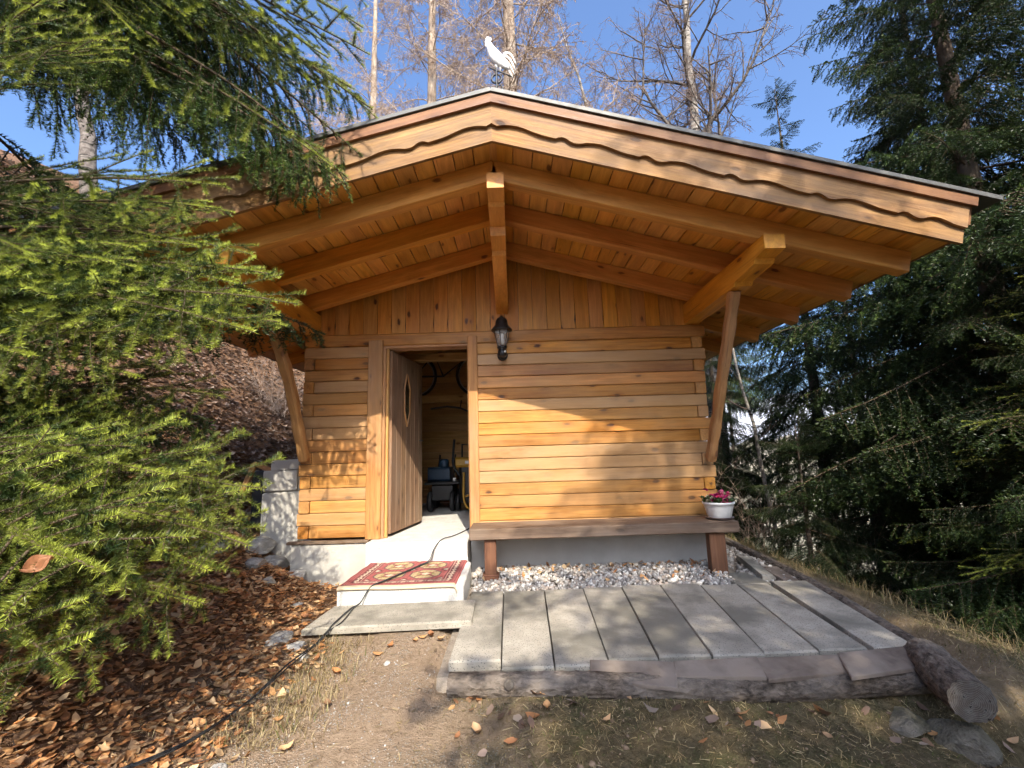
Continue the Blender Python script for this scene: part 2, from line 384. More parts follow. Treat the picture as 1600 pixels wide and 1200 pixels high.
litter = q.mix(q.math('MULTIPLY', q.math('GREATER_THAN', lsep.outputs[0], .45), .7), litter, q.mix(lsep.outputs[1], (.15, .08, .045), (.28, .18, .12)))
lm = q.rng(q.math('ADD', X, wob), -1.25, -1.75)
grass = q.mix(q.rng(n2, .3, .7), (.085, .066, .032), (.19, .145, .08)); grass = q.mix(q.math('MULTIPLY', q.rng(n1, .5, .65), .5), grass, (.07, .085, .03))
gm = q.math('MULTIPLY', q.rng(q.math('ADD', X, wob), -.5, .2), q.rng(q.math('ADD', Y, wob), -1.7, -2.1))
gm = q.math('MAXIMUM', gm, q.rng(X, 2.3, 2.8))
c = q.mix(gm, dirt, grass); c = q.mix(lm, c, litter)
# far fields are dry straw with woods
fn = q.noise(v, .03, 5, .6); fld = q.mix(q.rng(fn, .42, .58), (.40, .35, .25), (.13, .13, .08))
c = q.mix(q.rng(X, 14, 30), c, fld)
q.set(bs.inputs['Base Color'], c); bs.inputs['Roughness'].default_value = .95; bs.inputs['Specular IOR Level'].default_value = .15
q.bump(bs, q.math('ADD', q.math('ADD', n2, q.math('MULTIPLY', grm, .5)), q.math('MULTIPLY', n3, .5)), 1.0, .03)
M_GROUND = m
ground = obj('ground', mesh_np(np.stack([GX.ravel(), GY.ravel(), GZ.ravel()], 1), np.stack([ii, ii + 1, ii + nx + 1, ii + nx], 1), smooth=True), M_GROUND)
tag(ground, 'sloping forest ground with a dirt path and leaf litter', 'ground', kind='structure')

# far mountain across the valley
def far_mountain(name, r0, a0, a1, hfun, mat, label):
    n = 90; rows = 14; V = []
    for j in range(rows):
        t = j / (rows - 1)
        for i in range(n):
            a = R(a0 + (a1 - a0) * i / (n - 1)); rr = r0 * (1 + .55 * t)
            h = -60 + (hfun(math.degrees(a)) * 1.55 * r0 + 60) * t ** .8
            x, y = rr * math.sin(a), rr * math.cos(a)
            h += (1 - abs(2 * t - 1)) * r0 * .02 * float(vn(x, y, 18 / r0, 8)) + t * r0 * .012 * float(vn(x, y, 40 / r0, 9))
            V.append((x, y, h))
    F = [(j * n + i, j * n + i + 1, (j + 1) * n + i + 1, (j + 1) * n + i) for j in range(rows - 1) for i in range(n - 1)]
    return tag(obj(name, mesh_pd(V, F, True), mat), label, 'mountain', kind='structure')
M_MOUNT = rough_mat('hazy_mountain_rock', (.27, .29, .33), (.42, .44, .47), .02, 1, 0, .01, stain=(.55, .56, .58))  # rock and snow, paled blue-grey to carry the distance haze
far_mountain('mountain', 1500, -75, 100, lambda a: .115 + .03 * math.sin(a * .13) + .015 * math.sin(a * .41), M_MOUNT, 'pale far mountain slope beyond the valley')
M_VALLEY = rough_mat('dry_slope', (.42, .37, .28), (.30, .27, .19), .03, 1, 0, .01, stain=(.16, .16, .10))
far_mountain('hill', 420, 22, 100, lambda a: .012 + .008 * math.sin(a * .21), M_VALLEY, 'sunlit dry hillside across the valley')

# ------------------------------------------------------------------ the cabin
XR, SL = -.09, .275
CA = math.cos(math.atan(SL)); SA = math.sin(math.atan(SL))
cabin = empty('log_cabin', (-.07, 1.6, 0), 'orange timber log cabin with a wide overhanging gable roof and open door', 'cabin')
# foundation and floor
box('foundation', cabin, -.455, 1.98, .02, 3.2, -.4, .417, M_CONCG, .01)
box('foundation', cabin, -2.2, -1.425, -.06, 3.2, -.4, .375, M_CONC, .01)
box('threshold', cabin, -1.42, -.46, -.22, 3.2, -.4, .40, M_STEP, .015)
# front wall logs
PZ = .121; Z0 = .42
def jit(a): return random.uniform(-a, a)
for k in range(16):
    za, zb = Z0 + k * PZ, Z0 + (k + 1) * PZ - .004
    ext = k % 2 == 0
    yo = jit(.004)
    xr = (2.03 + jit(.025)) if ext else 1.895
    box('wall_log', cabin, -.44, xr, yo, .1 + yo, za, zb, M_LOG, .006)
    xl = (-2.17 + jit(.015)) if not ext else -2.055
    box('wall_log', cabin, xl, -1.36, yo, .1 + yo, max(za, .405), zb, M_LOG, .006)
    # side walls: their ends show in the corner between the front logs
    for side in (-1, 1):
        x0, x1 = (1.90, 2.005) if side > 0 else (-2.165, -2.06)
        shows = (not ext) if side > 0 else ext
        box('side_wall_log', cabin, x0, x1, (-.012 if shows else .104), 3.3, max(za, .39), zb, M_LOG, .009, 'y')
box('header_log', cabin, -2.17, 2.05, -.004, .1, Z0 + 16 * PZ, 2.485, M_LOG, .009)
for side in (-1, 1):
    x0, x1 = (1.90, 2.005) if side > 0 else (-2.165, -2.06)
    box('side_wall_log', cabin, x0, x1, .104, 3.3, Z0 + 16 * PZ, 2.485, M_LOG, .009, 'y')
    box('side_wall_log', cabin, x0, x1, .104, 3.3, 2.487, 2.62, M_LOG, .009, 'y')
for k in range(24):
    box('back_wall_log', cabin, -2.05, 1.89, 3.12, 3.2, .41 + k * .12, .41 + (k + 1) * .12 - .002, M_INNER, .006)
box('dark_seam_backing', cabin, -.44, 1.89, .108, .122, .43, 2.35, M_DARK, .002); box('dark_seam_backing', cabin, -2.05, -1.36, .108, .122, .43, 2.35, M_DARK, .002)  # dark sheets added behind the logs to stop light and blacken the seams
# sill strip left of the door
box('sill_board', cabin, -2.24, -1.44, -.075, -.005, .377, .403, M_BENCH, .004)
# gable boards
bw = .150; x = -2.16
k = 0
while x < 2.0:
    xa, xb = x + .002, min(x + bw - .002, 2.02)
    g0, g1 = random.choice((0, 0, .007)), random.choice((0, 0, .008))
    za = 2.4865; f = lambda q_: 3.40 - SL * abs(q_ - XR)
    poly = [(za, xa), (za, xb)]
    if g1: poly += [(za + .03, xb - .001), (za + .09, xb - g1), (za + .17, xb)]
    if xa < XR < xb: poly += [(f(xb), xb), (f(XR), XR), (f(xa), xa)]
    else: poly += [(f(xb), xb), (f(xa), xa)]
    if g0: poly += [(za + .2, xa), (za + .1, xa + g0), (za + .04, xa)]
    extr('gable_board', cabin, [(a, -b) for a, b in poly], (0, .015 + jit(.003), 0), (0, 0, 1), (-1, 0, 0), .024, M_GABLE)
    x += bw; k += 1
extr('dark_gap_backing', cabin, [(-2.1, 2.49), (1.95, 2.49), (1.95, 2.86), (XR, 3.38), (-2.1, 2.86)], (0, .06, 0), (1, 0, 0), (0, 0, 1), .03, M_DARK)  # dark backing added so the slits between boards look shaded
extr('back_gable', cabin, [(-2.1, 3.28), (-2.1, 3.29), (XR, 3.39), (1.95, 3.29), (1.95, 3.28)], (0, 3.16, 0), (1, 0, 0), (0, 0, 1), .03, M_INNER)
# roof: boards, rafters, purlins
YF, YB = -1.73, 4.2
ZS = 3.41                       # underside of the boarding at the ridge
for side in (-1, 1):
    nrm = Vector((side * SA, 0, CA)); dwn = Vector((side * CA, 0, -SA))
    base = Vector((XR, 0, ZS))
    s = .002; j = 0
    while s < 3.20:
        w = .148
        p = base + dwn * (s + w / 2) + nrm * (.011 + jit(.001))
        plank('soffit_board', cabin, (p.x, YF, p.z), (p.x, YB, p.z), w - .006, .022, M_SOFFIT, nrm, .004)
        s += w; j += 1
    for y in (-1.49, -.92, -.20, .55, 1.3, 2.05, 2.8, 3.55):
        a = base + dwn * .006 + nrm * -.081; e = base + dwn * 3.16 + nrm * -.081
        plank('rafter', cabin, (a.x, y + .05, a.z), (e.x, y + .05, e.z), .10, .158, M_RAFTER, nrm, .005)
    # roof build-up and sheet
    c = base + nrm * .150 + dwn * 1.635
    plank('roof_core', cabin, (c.x, YF + .012, c.z), (c.x, YB, c.z), 3.34, .250, M_TRIMTOP, nrm, .002)
    c = base + nrm * .294 + dwn * 1.68
    plank('roof_sheet', cabin, (c.x, YF - .10, c.z), (c.x, YB + .1, c.z), 3.52, .030, M_ROOF, nrm, .004)
    c = base + nrm * .255 + dwn * 3.325
    plank('eave_board', cabin, (c.x, YF + .0, c.z), (c.x, YB, c.z), .024, .26, M_TRIMTOP, nrm, .004)
box('ridge_batten', cabin, XR - .03, XR + .03, YF + .01, YB, ZS - .008, ZS + .03, M_SOFFIT, .003, 'y')
# bargeboards (offsets measured square to the slope from the line under the sheet)
def barge(name, side, zt, zb, y, t, mat, wave=False, L=3.34):
    dwn = Vector((side * CA, 0, -SA)); upn = Vector((side * SA, 0, CA))
    poly = [(-zb * SL, zb), (-zt * SL, zt), (L, zt)]
    if wave:
        segs = []; u = .10; k = 0
        while u < L:
            l = .42 if k % 2 == 0 else .17
            segs.append((u, min(u + l, L), .021 if k % 2 == 0 else .011)); u += l; k += 1
        for s0, s1, A in reversed(segs):
            for i in range(9, -1, -1):
                tt = i / 9; poly.append((s0 + (s1 - s0) * tt, zb - .012 + A * math.sin(math.pi * tt) ** .75 + .012 * math.sin(math.pi * tt * 2)))
    else: poly.append((L, zb))
    return extr(name, cabin, poly, (XR, y, ZS + .288), dwn, upn, t, mat)
for side in (-1, 1):
    barge('verge_board', side, -.004, -.070, YF - .074, .022, M_TRIMTOP, L=3.37)
    barge('wavy_barge_board', side, -.060, -.212, YF - .048, .024, M_FASCIA, True)
    barge('barge_board', side, -.150, -.326, YF - .022, .026, M_FASCIA)
# ridge purlin and side purlins, stepped at the free end
def purlin(name, xc, w, ztop, prof, y1=.0):
    poly = [(y1, ztop), (-1.56, ztop)] + prof
    # plane (Y,Z): A = +Y
    return extr(name, cabin, poly, (xc, 0, 0), (0, 1, 0), (0, 0, 1), w, M_RAFTER)
purlin('ridge_purlin', XR + .01, .125, 3.255, [(-1.56, 3.135), (-1.40, 3.115), (-1.385, 3.085), (-1.13, 3.055), (-1.115, 2.985), (-.90, 2.955), (-.885, 2.915), (-.30, 2.74), (.0, 2.66)])
for xc in (1.92, -2.09):
    purlin('side_purlin', xc, .15, 2.705, [(-1.56, 2.60), (-1.42, 2.585), (-1.40, 2.55), (-1.10, 2.53), (-1.08, 2.497), (4.1, 2.497)], 4.1)
# braces: roughly hewn, slightly curved posts from the wall corner out to the purlin
def brace(pts, w, h):
    P = catmull(pts, 5); n = len(P); V = []; F = []
    for i, p in enumerate(P):
        t = P[min(i + 1, n - 1)] - P[max(i - 1, 0)]; t /= np.linalg.norm(t); sx_ = np.array([1., 0, 0]); b_ = np.cross(t, sx_); b_ /= np.linalg.norm(b_)
        k = 1 + .08 * math.sin(i * 1.7)
        for a, c_ in ((-.5, -.32), (-.32, -.5), (.32, -.5), (.5, -.32), (.5, .32), (.32, .5), (-.32, .5), (-.5, .32)):
            V.append(p + sx_ * a * w * k + b_ * c_ * h * k)
    for i in range(n - 1):
        for s in range(8): F.append((i * 8 + s, i * 8 + (s + 1) % 8, i * 8 + 8 + (s + 1) % 8, i * 8 + 8 + s))
    F += [tuple(range(7, -1, -1)), tuple((n - 1) * 8 + s for s in range(8))]
    o = np.array(P[0]); d = Vector(P[-1] - P[0]); M = frame(Vector(o), d, (1, 0, 0)); Mi = M.inverted()
    return obj('brace', mesh_pd([Mi @ Vector(v) for v in V], F, False), M_BRACE, cabin, M)
brace([(1.955, -.07, 1.08), (1.95, -.26, 1.40), (1.935, -.52, 1.82), (1.92, -.76, 2.18), (1.905, -.96, 2.505)], .085, .095)
brace([(-2.10, -.07, 1.20), (-2.09, -.24, 1.50), (-2.065, -.50, 1.90), (-2.06, -.74, 2.22), (-2.07, -.93, 2.505)], .088, .098)
# door frame
plank('door_trim', cabin, (-1.415, -.018, .402), (-1.415, -.018, 2.41), .15, .034, M_TRIM, (0, -1, 0), .006)
plank('door_trim', cabin, (-.403, -.018, .402), (-.403, -.018, 2.43), .098, .034, M_TRIM, (0, -1, 0), .006)
box('door_jamb', cabin, -1.355, -1.315, .0, .16, .402, 2.345, M_TRIM, .004, 'z')
box('door_jamb', cabin, -.462, -.442, .0, .16, .402, 2.345, M_TRIM, .004, 'z')
box('door_head', cabin, -1.335, -.442, .0, .16, 2.330, 2.354, M_TRIM, .004)
box('door_stop', cabin, -1.314, -1.288, .02, .06, .404, 2.329, M_JAMB, .004, 'z')
# open door leaf: hinged on the left jamb, swung inwards
hx, hy, fx, fy = -1.285, .075, -1.145, .955
dv = Vector((fx - hx, fy - hy, 0)); DL = dv.length; dv.normalize(); dn = Vector((dv.y, -dv.x, 0))
door = setw(link(bpy.data.objects.new('door', None), cabin), Matrix.Translation((hx, hy, .43))); door.empty_display_size = .1
nb = 7
for i in range(nb):
    a = DL * (i + .5) / nb; p = Vector((hx, hy, 0)) + dv * a
    plank('door_plank', door, (p.x, p.y, .432), (p.x, p.y, 2.318), DL / nb - .003, .04, M_DOOR, dn, .004)
hexv = [(0, .30), (.075, .13), (.075, -.13), (0, -.30), (-.075, -.13), (-.075, .13)]
pc = Vector((hx, hy, 1.83)) + dv * (DL * .44) + dn * .0225
extr('door_window', door, hexv, pc, dv, (0, 0, 1), .006, M_PANE)
for i in range(6):
    a, b = hexv[i], hexv[(i + 1) % 6]
    p0 = pc + dv * a[0] + Vector((0, 0, a[1])) + dn * .006; p1 = pc + dv * b[0] + Vector((0, 0, b[1])) + dn * .006
    plank('window_bead', door, p0, p1, .016, .016, M_TRIM, dn, .003)
hp = Vector((hx, hy, 1.38)) + dv * (DL - .07) + dn * .05
obj('door_handle', mesh_pd(*(lambda VF: (VF[0].tolist(), [tuple(f) for f in VF[1].tolist()]))(tubes([(np.array([hp - dn * .03, hp, hp - dv * .10]), np.array([.009, .009, .009]))], 8)), True), M_BLACK, door)

# ------------------------------------------------------------------ inside the cabin
box('loft_beam', cabin, -2.05, 1.89, 2.3, 2.42, 2.01, 2.12, M_INNER, .006)
box('loft_beam', cabin, -2.05, 1.89, 1.3, 1.42, 2.46, 2.56, M_INNER, .006)
def ring(c, r, rad, ax, n=28):
    a = np.linspace(0, 2 * math.pi, n + 1); c = np.array(c)
    e1, e2 = {'x': ((0, 1, 0), (0, 0, 1)), 'y': ((1, 0, 0), (0, 0, 1)), 'z': ((1, 0, 0), (0, 1, 0))}[ax]
    return (c + r * (np.cos(a)[:, None] * np.array(e1) + np.sin(a)[:, None] * np.array(e2)), np.full(n + 1, rad))
def tube_obj(name, polys, mat, parent=None, sides=8):
    V, F = tubes([(np.array(p, float), np.array(r, float) if np.ndim(r) else np.full(len(p), r)) for p, r in polys], sides)
    return obj(name, mesh_np(V, F, smooth=True), mat, parent)
def sphere(name, c, r, mat, parent=None, sc=(1, 1, 1), n=14):
    prof = [(max(1e-4, math.sin(math.pi * i / n)) * r, -math.cos(math.pi * i / n) * r) for i in range(n + 1)]
    M = Matrix.Translation(c) @ Matrix.Diagonal((*sc, 1)); me = lathe_mesh(prof, 18)
    me.transform(Matrix.Diagonal((*sc, 1)))
    return obj(name, me, mat, parent, Matrix.Translation(c))
# bicycle lying on the loft beams
bk = empty('bicycle', (-.8, 2.36, 2.12), 'dark bicycle stored on the beams under the cabin ceiling', 'bicycle')
for cx in (-1.55, -.55):
    tube_obj('wheel', [ring((cx, 2.5, 2.46), .33, .022, 'y')], M_DARK, bk); tube_obj('rim', [ring((cx, 2.5, 2.46), .30, .009, 'y')], M_STEELW, bk)
tube_obj('bicycle_frame', [([(-1.55, 2.5, 2.46), (-1.1, 2.5, 2.45), (-.68, 2.5, 2.78), (-1.25, 2.5, 2.82), (-1.1, 2.5, 2.45)], .017), ([(-.55, 2.5, 2.46), (-.68, 2.5, 2.80)], .014), ([(-1.55, 2.5, 2.46), (-1.25, 2.5, 2.82)], .01)], M_DARK, bk)
# scooter handlebar with a round headlamp hanging under the beam
hb = empty('hanging_handlebar', (-.85, 2.2, 2.0), 'black handlebar with round headlamp hanging under the loft beam inside', 'handlebar')
tube_obj('bar', [([(-1.25, 2.2, 1.90), (-1.0, 2.2, 1.93), (-.8, 2.2, 1.90), (-.66, 2.2, 1.84), (-.5, 2.2, 1.86)], .016), ([(-.8, 2.2, 1.9), (-.78, 2.2, 2.02)], .01), ([(-.66, 2.2, 1.84), (-.55, 2.1, 1.74), (-.42, 2.1, 1.70)], .016)], M_DARK, hb)
obj('headlamp', lathe_mesh([(.02, -.05), (.06, -.03), (.07, .02), (.07, .03), (.062, .032), (.05, .026)], 20), M_STEELW, hb, Matrix.Translation((-.6, 2.12, 1.80)) @ Matrix.Rotation(R(80), 4, 'X'))
# garden machine with blue engine
mw = empty('garden_tiller', (-1.0, 2.3, .40), 'dark garden machine with blue engine and rubber wheels inside the cabin', 'machine')
for p_ in ((-.90, 2.02), (-1.22, 2.02), (-1.22, 2.5), (-.9, 2.5)):
    tube_obj('tyre', [ring((p_[0], p_[1], .54), .11, .038, 'x')], M_DARK, mw, 10)
    obj('rim', lathe_mesh([(.085, -.02), (.085, .02)], 16), M_STEELW, mw, Matrix.Translation((p_[0], p_[1], .54)) @ Matrix.Rotation(R(90), 4, 'Y'))
box('deck', mw, -1.3, -.78, 1.95, 2.55, .78, .82, M_DARK, .01)
box('chassis', mw, -1.2, -.9, 2.0, 2.5, .55, .78, M_DARK, .02)
box('engine', mw, -1.28, -.95, 2.1, 2.45, .82, 1.02, M_BLUE, .03)
obj('air_filter', lathe_mesh([(.06, 0), (.07, .02), (.07, .10), (.05, .12)], 16), M_BLUE, mw, Matrix.Translation((-1.05, 2.2, 1.02)))
obj('filler_cap', lathe_mesh([(.025, 0), (.025, .05)], 12), M_WHITE, mw, Matrix.Translation((-.88, 2.05, .82)))
for hx_ in (-1.2, -.95): tube_obj('handle', [([(hx_, 2.5, .8), (hx_, 2.75, 1.2)], .014)], M_DARK, mw)
# yellow and black pressure washer
pw = empty('pressure_washer', (-.62, 2.1, .40), 'yellow and black wheeled pressure washer inside the doorway', 'pressure washer')
box('body', pw, -.80, -.46, 1.9, 2.2, .52, 1.02, M_DARK, .05, 'z'); box('head', pw, -.84, -.46, 1.86, 2.16, 1.02, 1.16, M_YELLOW, .03)
box('gauge', pw, -.70, -.55, 1.853, 1.865, 1.07, 1.11, M_STEELW, .003)
tube_obj('hose', [(catmull([(-.86, 1.95, 1.42), (-.88, 1.95, 1.2), (-.87, 1.9, 1.05), (-.78, 1.84, .9)], 6), .018)], M_DARK, pw)
for cx in (-.82, -.50):
    tube_obj('tyre', [ring((cx, 2.0, .53), .10, .03, 'x')], M_DARK, pw, 10); tube_obj('rim', [ring((cx, 2.0, .53), .055, .016, 'x')], M_YELLOW, pw, 8)
tube_obj('foot_frame', [(catmull([(-.72, 1.86, .95), (-.72, 1.82, .6), (-.66, 1.82, .46), (-.56, 1.82, .5), (-.5, 1.82, .7), (-.5, 1.86, .95)], 6), .018), ([(-.70, 1.82, .62), (-.52, 1.82, .66)], .014)], M_YELLOW, pw)
tube_obj('handle', [([(-.78, 2.2, 1.0), (-.78, 2.22, 1.35), (-.5, 2.22, 1.35), (-.5, 2.2, 1.0)], .015)], M_DARK, pw)

# ------------------------------------------------------------------ wall lantern
ln = empty('wall_lantern', (-.09, -.0, 2.36), 'black outdoor lantern with clear glass mounted on the front wall', 'lantern')
LX, LY = -.09, -.14
obj('cap', lathe_mesh([(.105, 2.44), (.108, 2.45), (.10, 2.462), (.066, 2.50), (.060, 2.545), (.045, 2.572), (.03, 2.58), (.012, 2.60), (.002, 2.602)], 24), M_BLACK, ln, Matrix.Translation((LX, LY, 0)))
obj('glass', lathe_mesh([(.042, 2.275), (.076, 2.435), (.073, 2.435), (.039, 2.275)], 24), M_GLASS, ln, Matrix.Translation((LX, LY, 0)))
obj('bulb', lathe_mesh([(.018, 2.30), (.022, 2.32), (.022, 2.40), (.012, 2.415)], 14), M_WHITE, ln, Matrix.Translation((LX, LY, 0)))
for i in range(6):
    a = i * math.pi / 3 + .3
    tube_obj('cage_bar', [([(LX + .044 * math.cos(a), LY + .044 * math.sin(a), 2.27), (LX + .08 * math.cos(a), LY + .08 * math.sin(a), 2.44)], .004)], M_BLACK, ln, 6)
obj('holder', lathe_mesh([(.02, 2.165), (.04, 2.175), (.045, 2.19), (.045, 2.235), (.035, 2.245), (.05, 2.258), (.05, 2.275), (.02, 2.278)], 20), M_BLACK, ln, Matrix.Translation((LX, LY, 0)))
obj('wall_plate', lathe_mesh([(.055, 0), (.055, .015), (.045, .022)], 24), M_BLACK, ln, Matrix.Translation((LX, -.003, 2.21)) @ Matrix.Rotation(R(90), 4, 'X'))
tube_obj('arm', [([(LX, -.015, 2.21), (LX, LY + .03, 2.21)], .022)], M_BLACK, ln, 12)
sphere('sensor', (LX + .03, LY - .038, 2.215), .012, M_WHITE, ln, n=8)

# ------------------------------------------------------------------ bench and flower pot
bn = empty('bench', (.8, -.25, .08), 'weathered brown wooden bench fixed along the front wall', 'bench')
plank('seat', bn, (-.425, -.225, .482), (2.0, -.225, .488), .41, .098, M_BENCH, (0, 0, 1), .008)
for x in (-.24, 1.81):
    w = .105 if x < 0 else .145
    plank('leg', bn, (x, -.345, .03), (x, -.345, .433), w, .09, M_LEG, (0, -1, 0), .006)
    if x < 0: plank('foot', bn, (x - .075, -.345, .105), (x + .075, -.345, .105), .115, .05, M_LEG, (0, 0, 1), .006)
pt = empty('flower_pot', (1.90, -.27, .535), 'white plastic planter of pink and cream flowers on the bench end', 'flower pot')
obj('saucer', lathe_mesh([(.11, 0), (.125, .012), (.128, .02), (.12, .022)], 28), M_SAUCER, pt, Matrix.Translation((1.90, -.27, .537)))
obj('pot', lathe_mesh([(.098, 0), (.102, .004), (.124, .085), (.126, .088), (.132, .118), (.140, .120), (.142, .138), (.136, .140), (.130, .125), (.12, .10)], 32), M_WHITE, pt, Matrix.Translation((1.90, -.27, .555)))
obj('soil', lathe_mesh([(.001, .0), (.122, .0), (.122, .01), (.001, .02)], 20), M_SOIL, pt, Matrix.Translation((1.90, -.27, .665)))
def petals(name, centers, r, cols, parent, mat, npet=7, ps=.022):
    V = []; T = []; C = []
    for c in centers:
        c = np.array(c); col = np.array(cols[rng.integers(len(cols))])
        for k in range(npet):
            d = rng.normal(size=3); d[2] = abs(d[2]) * .8; d /= np.linalg.norm(d); s = np.cross(d, rng.normal(size=3)); s /= np.linalg.norm(s); n_ = np.cross(d, s)
            b = len(V); L = ps * rng.uniform(.7, 1.25)
            for p in (c, c + d * L * .6 + s * L * .45, c + d * L + n_ * L * .25, c + d * L * .6 - s * L * .45): V.append(p); C.append(col * rng.uniform(.75, 1.2))
            T += [(b, b + 1, b + 2), (b, b + 2, b + 3)]
    return obj(name, mesh_np(np.array(V), np.array(T), col=np.clip(np.array(C), 0, 1)), mat, parent)
def blob(c, n, s): return [(c[0] + rng.normal() * s[0], c[1] + rng.normal() * s[1], c[2] + abs(rng.normal()) * s[2]) for _ in range(n)]
petals('leaves', blob((1.90, -.27, .69), 60, (.06, .06, .02)), 0, [(.03, .06, .015), (.05, .09, .02)], pt, M_PETAL, 4, .045)
petals('pink_flowers', blob((1.875, -.30, .705), 34, (.035, .035, .035)) + blob((1.92, -.29, .715), 30, (.03, .03, .03)) + blob((1.93, -.35, .685), 10, (.02, .012, .015)), 0, [(.70, .04, .20), (.78, .09, .24), (.48, .02, .17), (.8, .2, .34)], pt, M_PETAL, 9, .024)
petals('cream_flowers', blob((1.80, -.31, .70), 16, (.016, .02, .02)) + blob((1.995, -.28, .71), 18, (.02, .025, .03)), 0, [(.62, .55, .36), (.7, .63, .45)], pt, M_PETAL, 8, .02)
tube_obj('dry_twig', [(catmull([(1.80, -.30, .68), (1.77, -.31, .71), (1.74, -.31, .725)], 4), .002), ([(1.79, -.3, .69), (1.75, -.29, .70)], .0015)], M_TWIGB, pt, 4)

# ------------------------------------------------------------------ terrace, paving, gravel
def hexa(name, parent, top, thick, mat, b=.008):
    """slab from 4 top corners (counter-clockwise), with a chamfered upper rim"""
    T = [Vector(p) for p in top]; c = sum(T, Vector()) / 4
    up = [c + (p - c) * (1 - b * 1.6 / (p - c).length) for p in T]
    mid = [p - Vector((0, 0, b)) for p in T]; low = [p - Vector((0, 0, thick)) for p in T]
    M = frame(c, T[3] - T[0] if (T[3] - T[0]).length > (T[1] - T[0]).length else T[1] - T[0], (0, 0, 1)); Mi = M.inverted()
    V = [Mi @ p for p in up + mid + low]
    F = [(0, 1, 2, 3), (11, 10, 9, 8)]
    for i in range(4):
        j = (i + 1) % 4; F += [(i, 4 + i, 4 + j, j), (4 + i, 8 + i, 8 + j, 4 + j)]
    return obj(name, mesh_pd(V, F), mat, parent, M)
terr = empty('terrace', (.9, -.9, 0), 'terrace of long grey concrete slabs beside the steps', 'terrace'); terr['kind'] = 'structure'
M_BED = rough_mat('gravel_bed', (.20, .16, .12), (.33, .28, .22), 30, .95, .8, .01, speck=(.45, .42, .38))
V = [(-.45, -1.99, .022), (2.30, -1.93, .022), (2.52, -.4, .022), (2.56, 1.2, .022), (-.45, 1.2, .022)]
V = V + [(x, y - (.25 if y < -1 else 0), -.5) for x, y, z in V]
obj('gravel_bed', mesh_pd(V, [(0, 1, 2, 3, 4)] + [(i, 5 + i, 5 + (i + 1) % 5, (i + 1) % 5) for i in range(5)]), M_BED, terr)
near = [(-.398, -1.928), (-.103, -2.007), (.182, -2.039), (.477, -2.015), (.753, -1.972), (1.046, -1.976), (1.333, -1.964), (1.638, -1.945), (1.910, -1.948)]
far_ = [(-.387, -.646), (-.12, -.673), (.214, -.688), (.536, -.649), (.858, -.645), (1.18, -.641), (1.502, -.637), (1.799, -.686), (2.049, -.694)]
nys = [-1.935, -2.035, -2.025, -1.965, -1.955, -1.965, -1.945, -1.942]
G = .0035
for i in range(8):
    (x0, _), (x1, _) = near[i], near[i + 1]; (x2, y2), (x3, y3) = far_[i], far_[i + 1]
    z = .080 + jit(.004)
    hexa('paving_slab', terr, [(x0 + G, nys[i] + jit(.003), z), (x1 - G, nys[i], z + jit(.003)), (x3 - G, min(y2, y3), z), (x2 + G, min(y2, y3), z)], .052, M_SLAB)
hexa('paving_slab', terr, [(1.945, -1.94, .083), (2.185, -1.932, .08), (2.405, -.63, .076), (2.115, -.625, .08)], .052, M_SLAB)
hexa('paving_slab', terr, [(1.79, -.69, .079), (2.09, -.685, .079), (2.06, -.335, .077), (1.80, -.345, .079)], .052, M_SLAB)
# stones: one base shape reused
def ico():
    t = (1 + 5 ** .5) / 2
    v = np.array([(-1, t, 0), (1, t, 0), (-1, -t, 0), (1, -t, 0), (0, -1, t), (0, 1, t), (0, -1, -t), (0, 1, -t), (t, 0, -1), (t, 0, 1), (-t, 0, -1), (-t, 0, 1)], float)
    f = np.array([(0, 11, 5), (0, 5, 1), (0, 1, 7), (0, 7, 10), (0, 10, 11), (1, 5, 9), (5, 11, 4), (11, 10, 2), (10, 7, 6), (7, 1, 8), (3, 9, 4), (3, 4, 2), (3, 2, 6), (3, 6, 8), (3, 8, 9), (4, 9, 5), (2, 4, 11), (6, 2, 10), (8, 6, 7), (9, 8, 1)])
    return v / np.linalg.norm(v[0]), f
IV, IF = ico()
def rand_rot(n):
    q_ = rng.normal(size=(n, 4)); q_ /= np.linalg.norm(q_, axis=1)[:, None]; w, x, y, z = q_.T
    return np.stack([np.stack([1 - 2 * (y * y + z * z), 2 * (x * y - z * w), 2 * (x * z + y * w)], -1), np.stack([2 * (x * y + z * w), 1 - 2 * (x * x + z * z), 2 * (y * z - x * w)], -1), np.stack([2 * (x * z - y * w), 2 * (y * z + x * w), 1 - 2 * (x * x + y * y)], -1)], 1)
def stones(name, P, size, cols, mat, label, cat, flat=.65):
    n = len(P); S = size[:, None] * np.stack([rng.uniform(.8, 1.3, n), rng.uniform(.6, 1.0, n), rng.uniform(flat - .2, flat + .2, n)], 1)
    jt = 1 + rng.uniform(-.22, .22, (n, 12)); V0 = IV[None] * jt[..., None] * S[:, None, :]
    V = np.einsum('nij,nkj->nki', rand_rot(n), V0) + P[:, None, :]
    T = (IF[None] + (np.arange(n) * 12)[:, None, None]).reshape(-1, 3)
    return tag(obj(name, mesh_np(V.reshape(-1, 3), T, col=np.repeat(cols, 12, 0)), mat), label, cat, kind='stuff')
n = 3000
gx = rng.uniform(-.40, 1.86, n); gy = rng.uniform(-.66, .0, n); keep = gy > -.66 + .0 * gx
gz = .055 + .035 * sstep(-.6, -.25, gy) + rng.uniform(-.012, .018, n)
pal = np.array([(.46, .43, .38), (.60, .57, .52), (.33, .305, .275), (.42, .35, .29), (.25, .225, .20)])
stones('white_gravel', np.stack([gx, gy, gz], 1), rng.uniform(.013, .026, n), pal[rng.integers(0, 5, n)] * rng.uniform(.8, 1.15, (n, 1)), M_PEBBLE, 'pale crushed gravel filling the strip under the bench', 'gravel')
n = 420
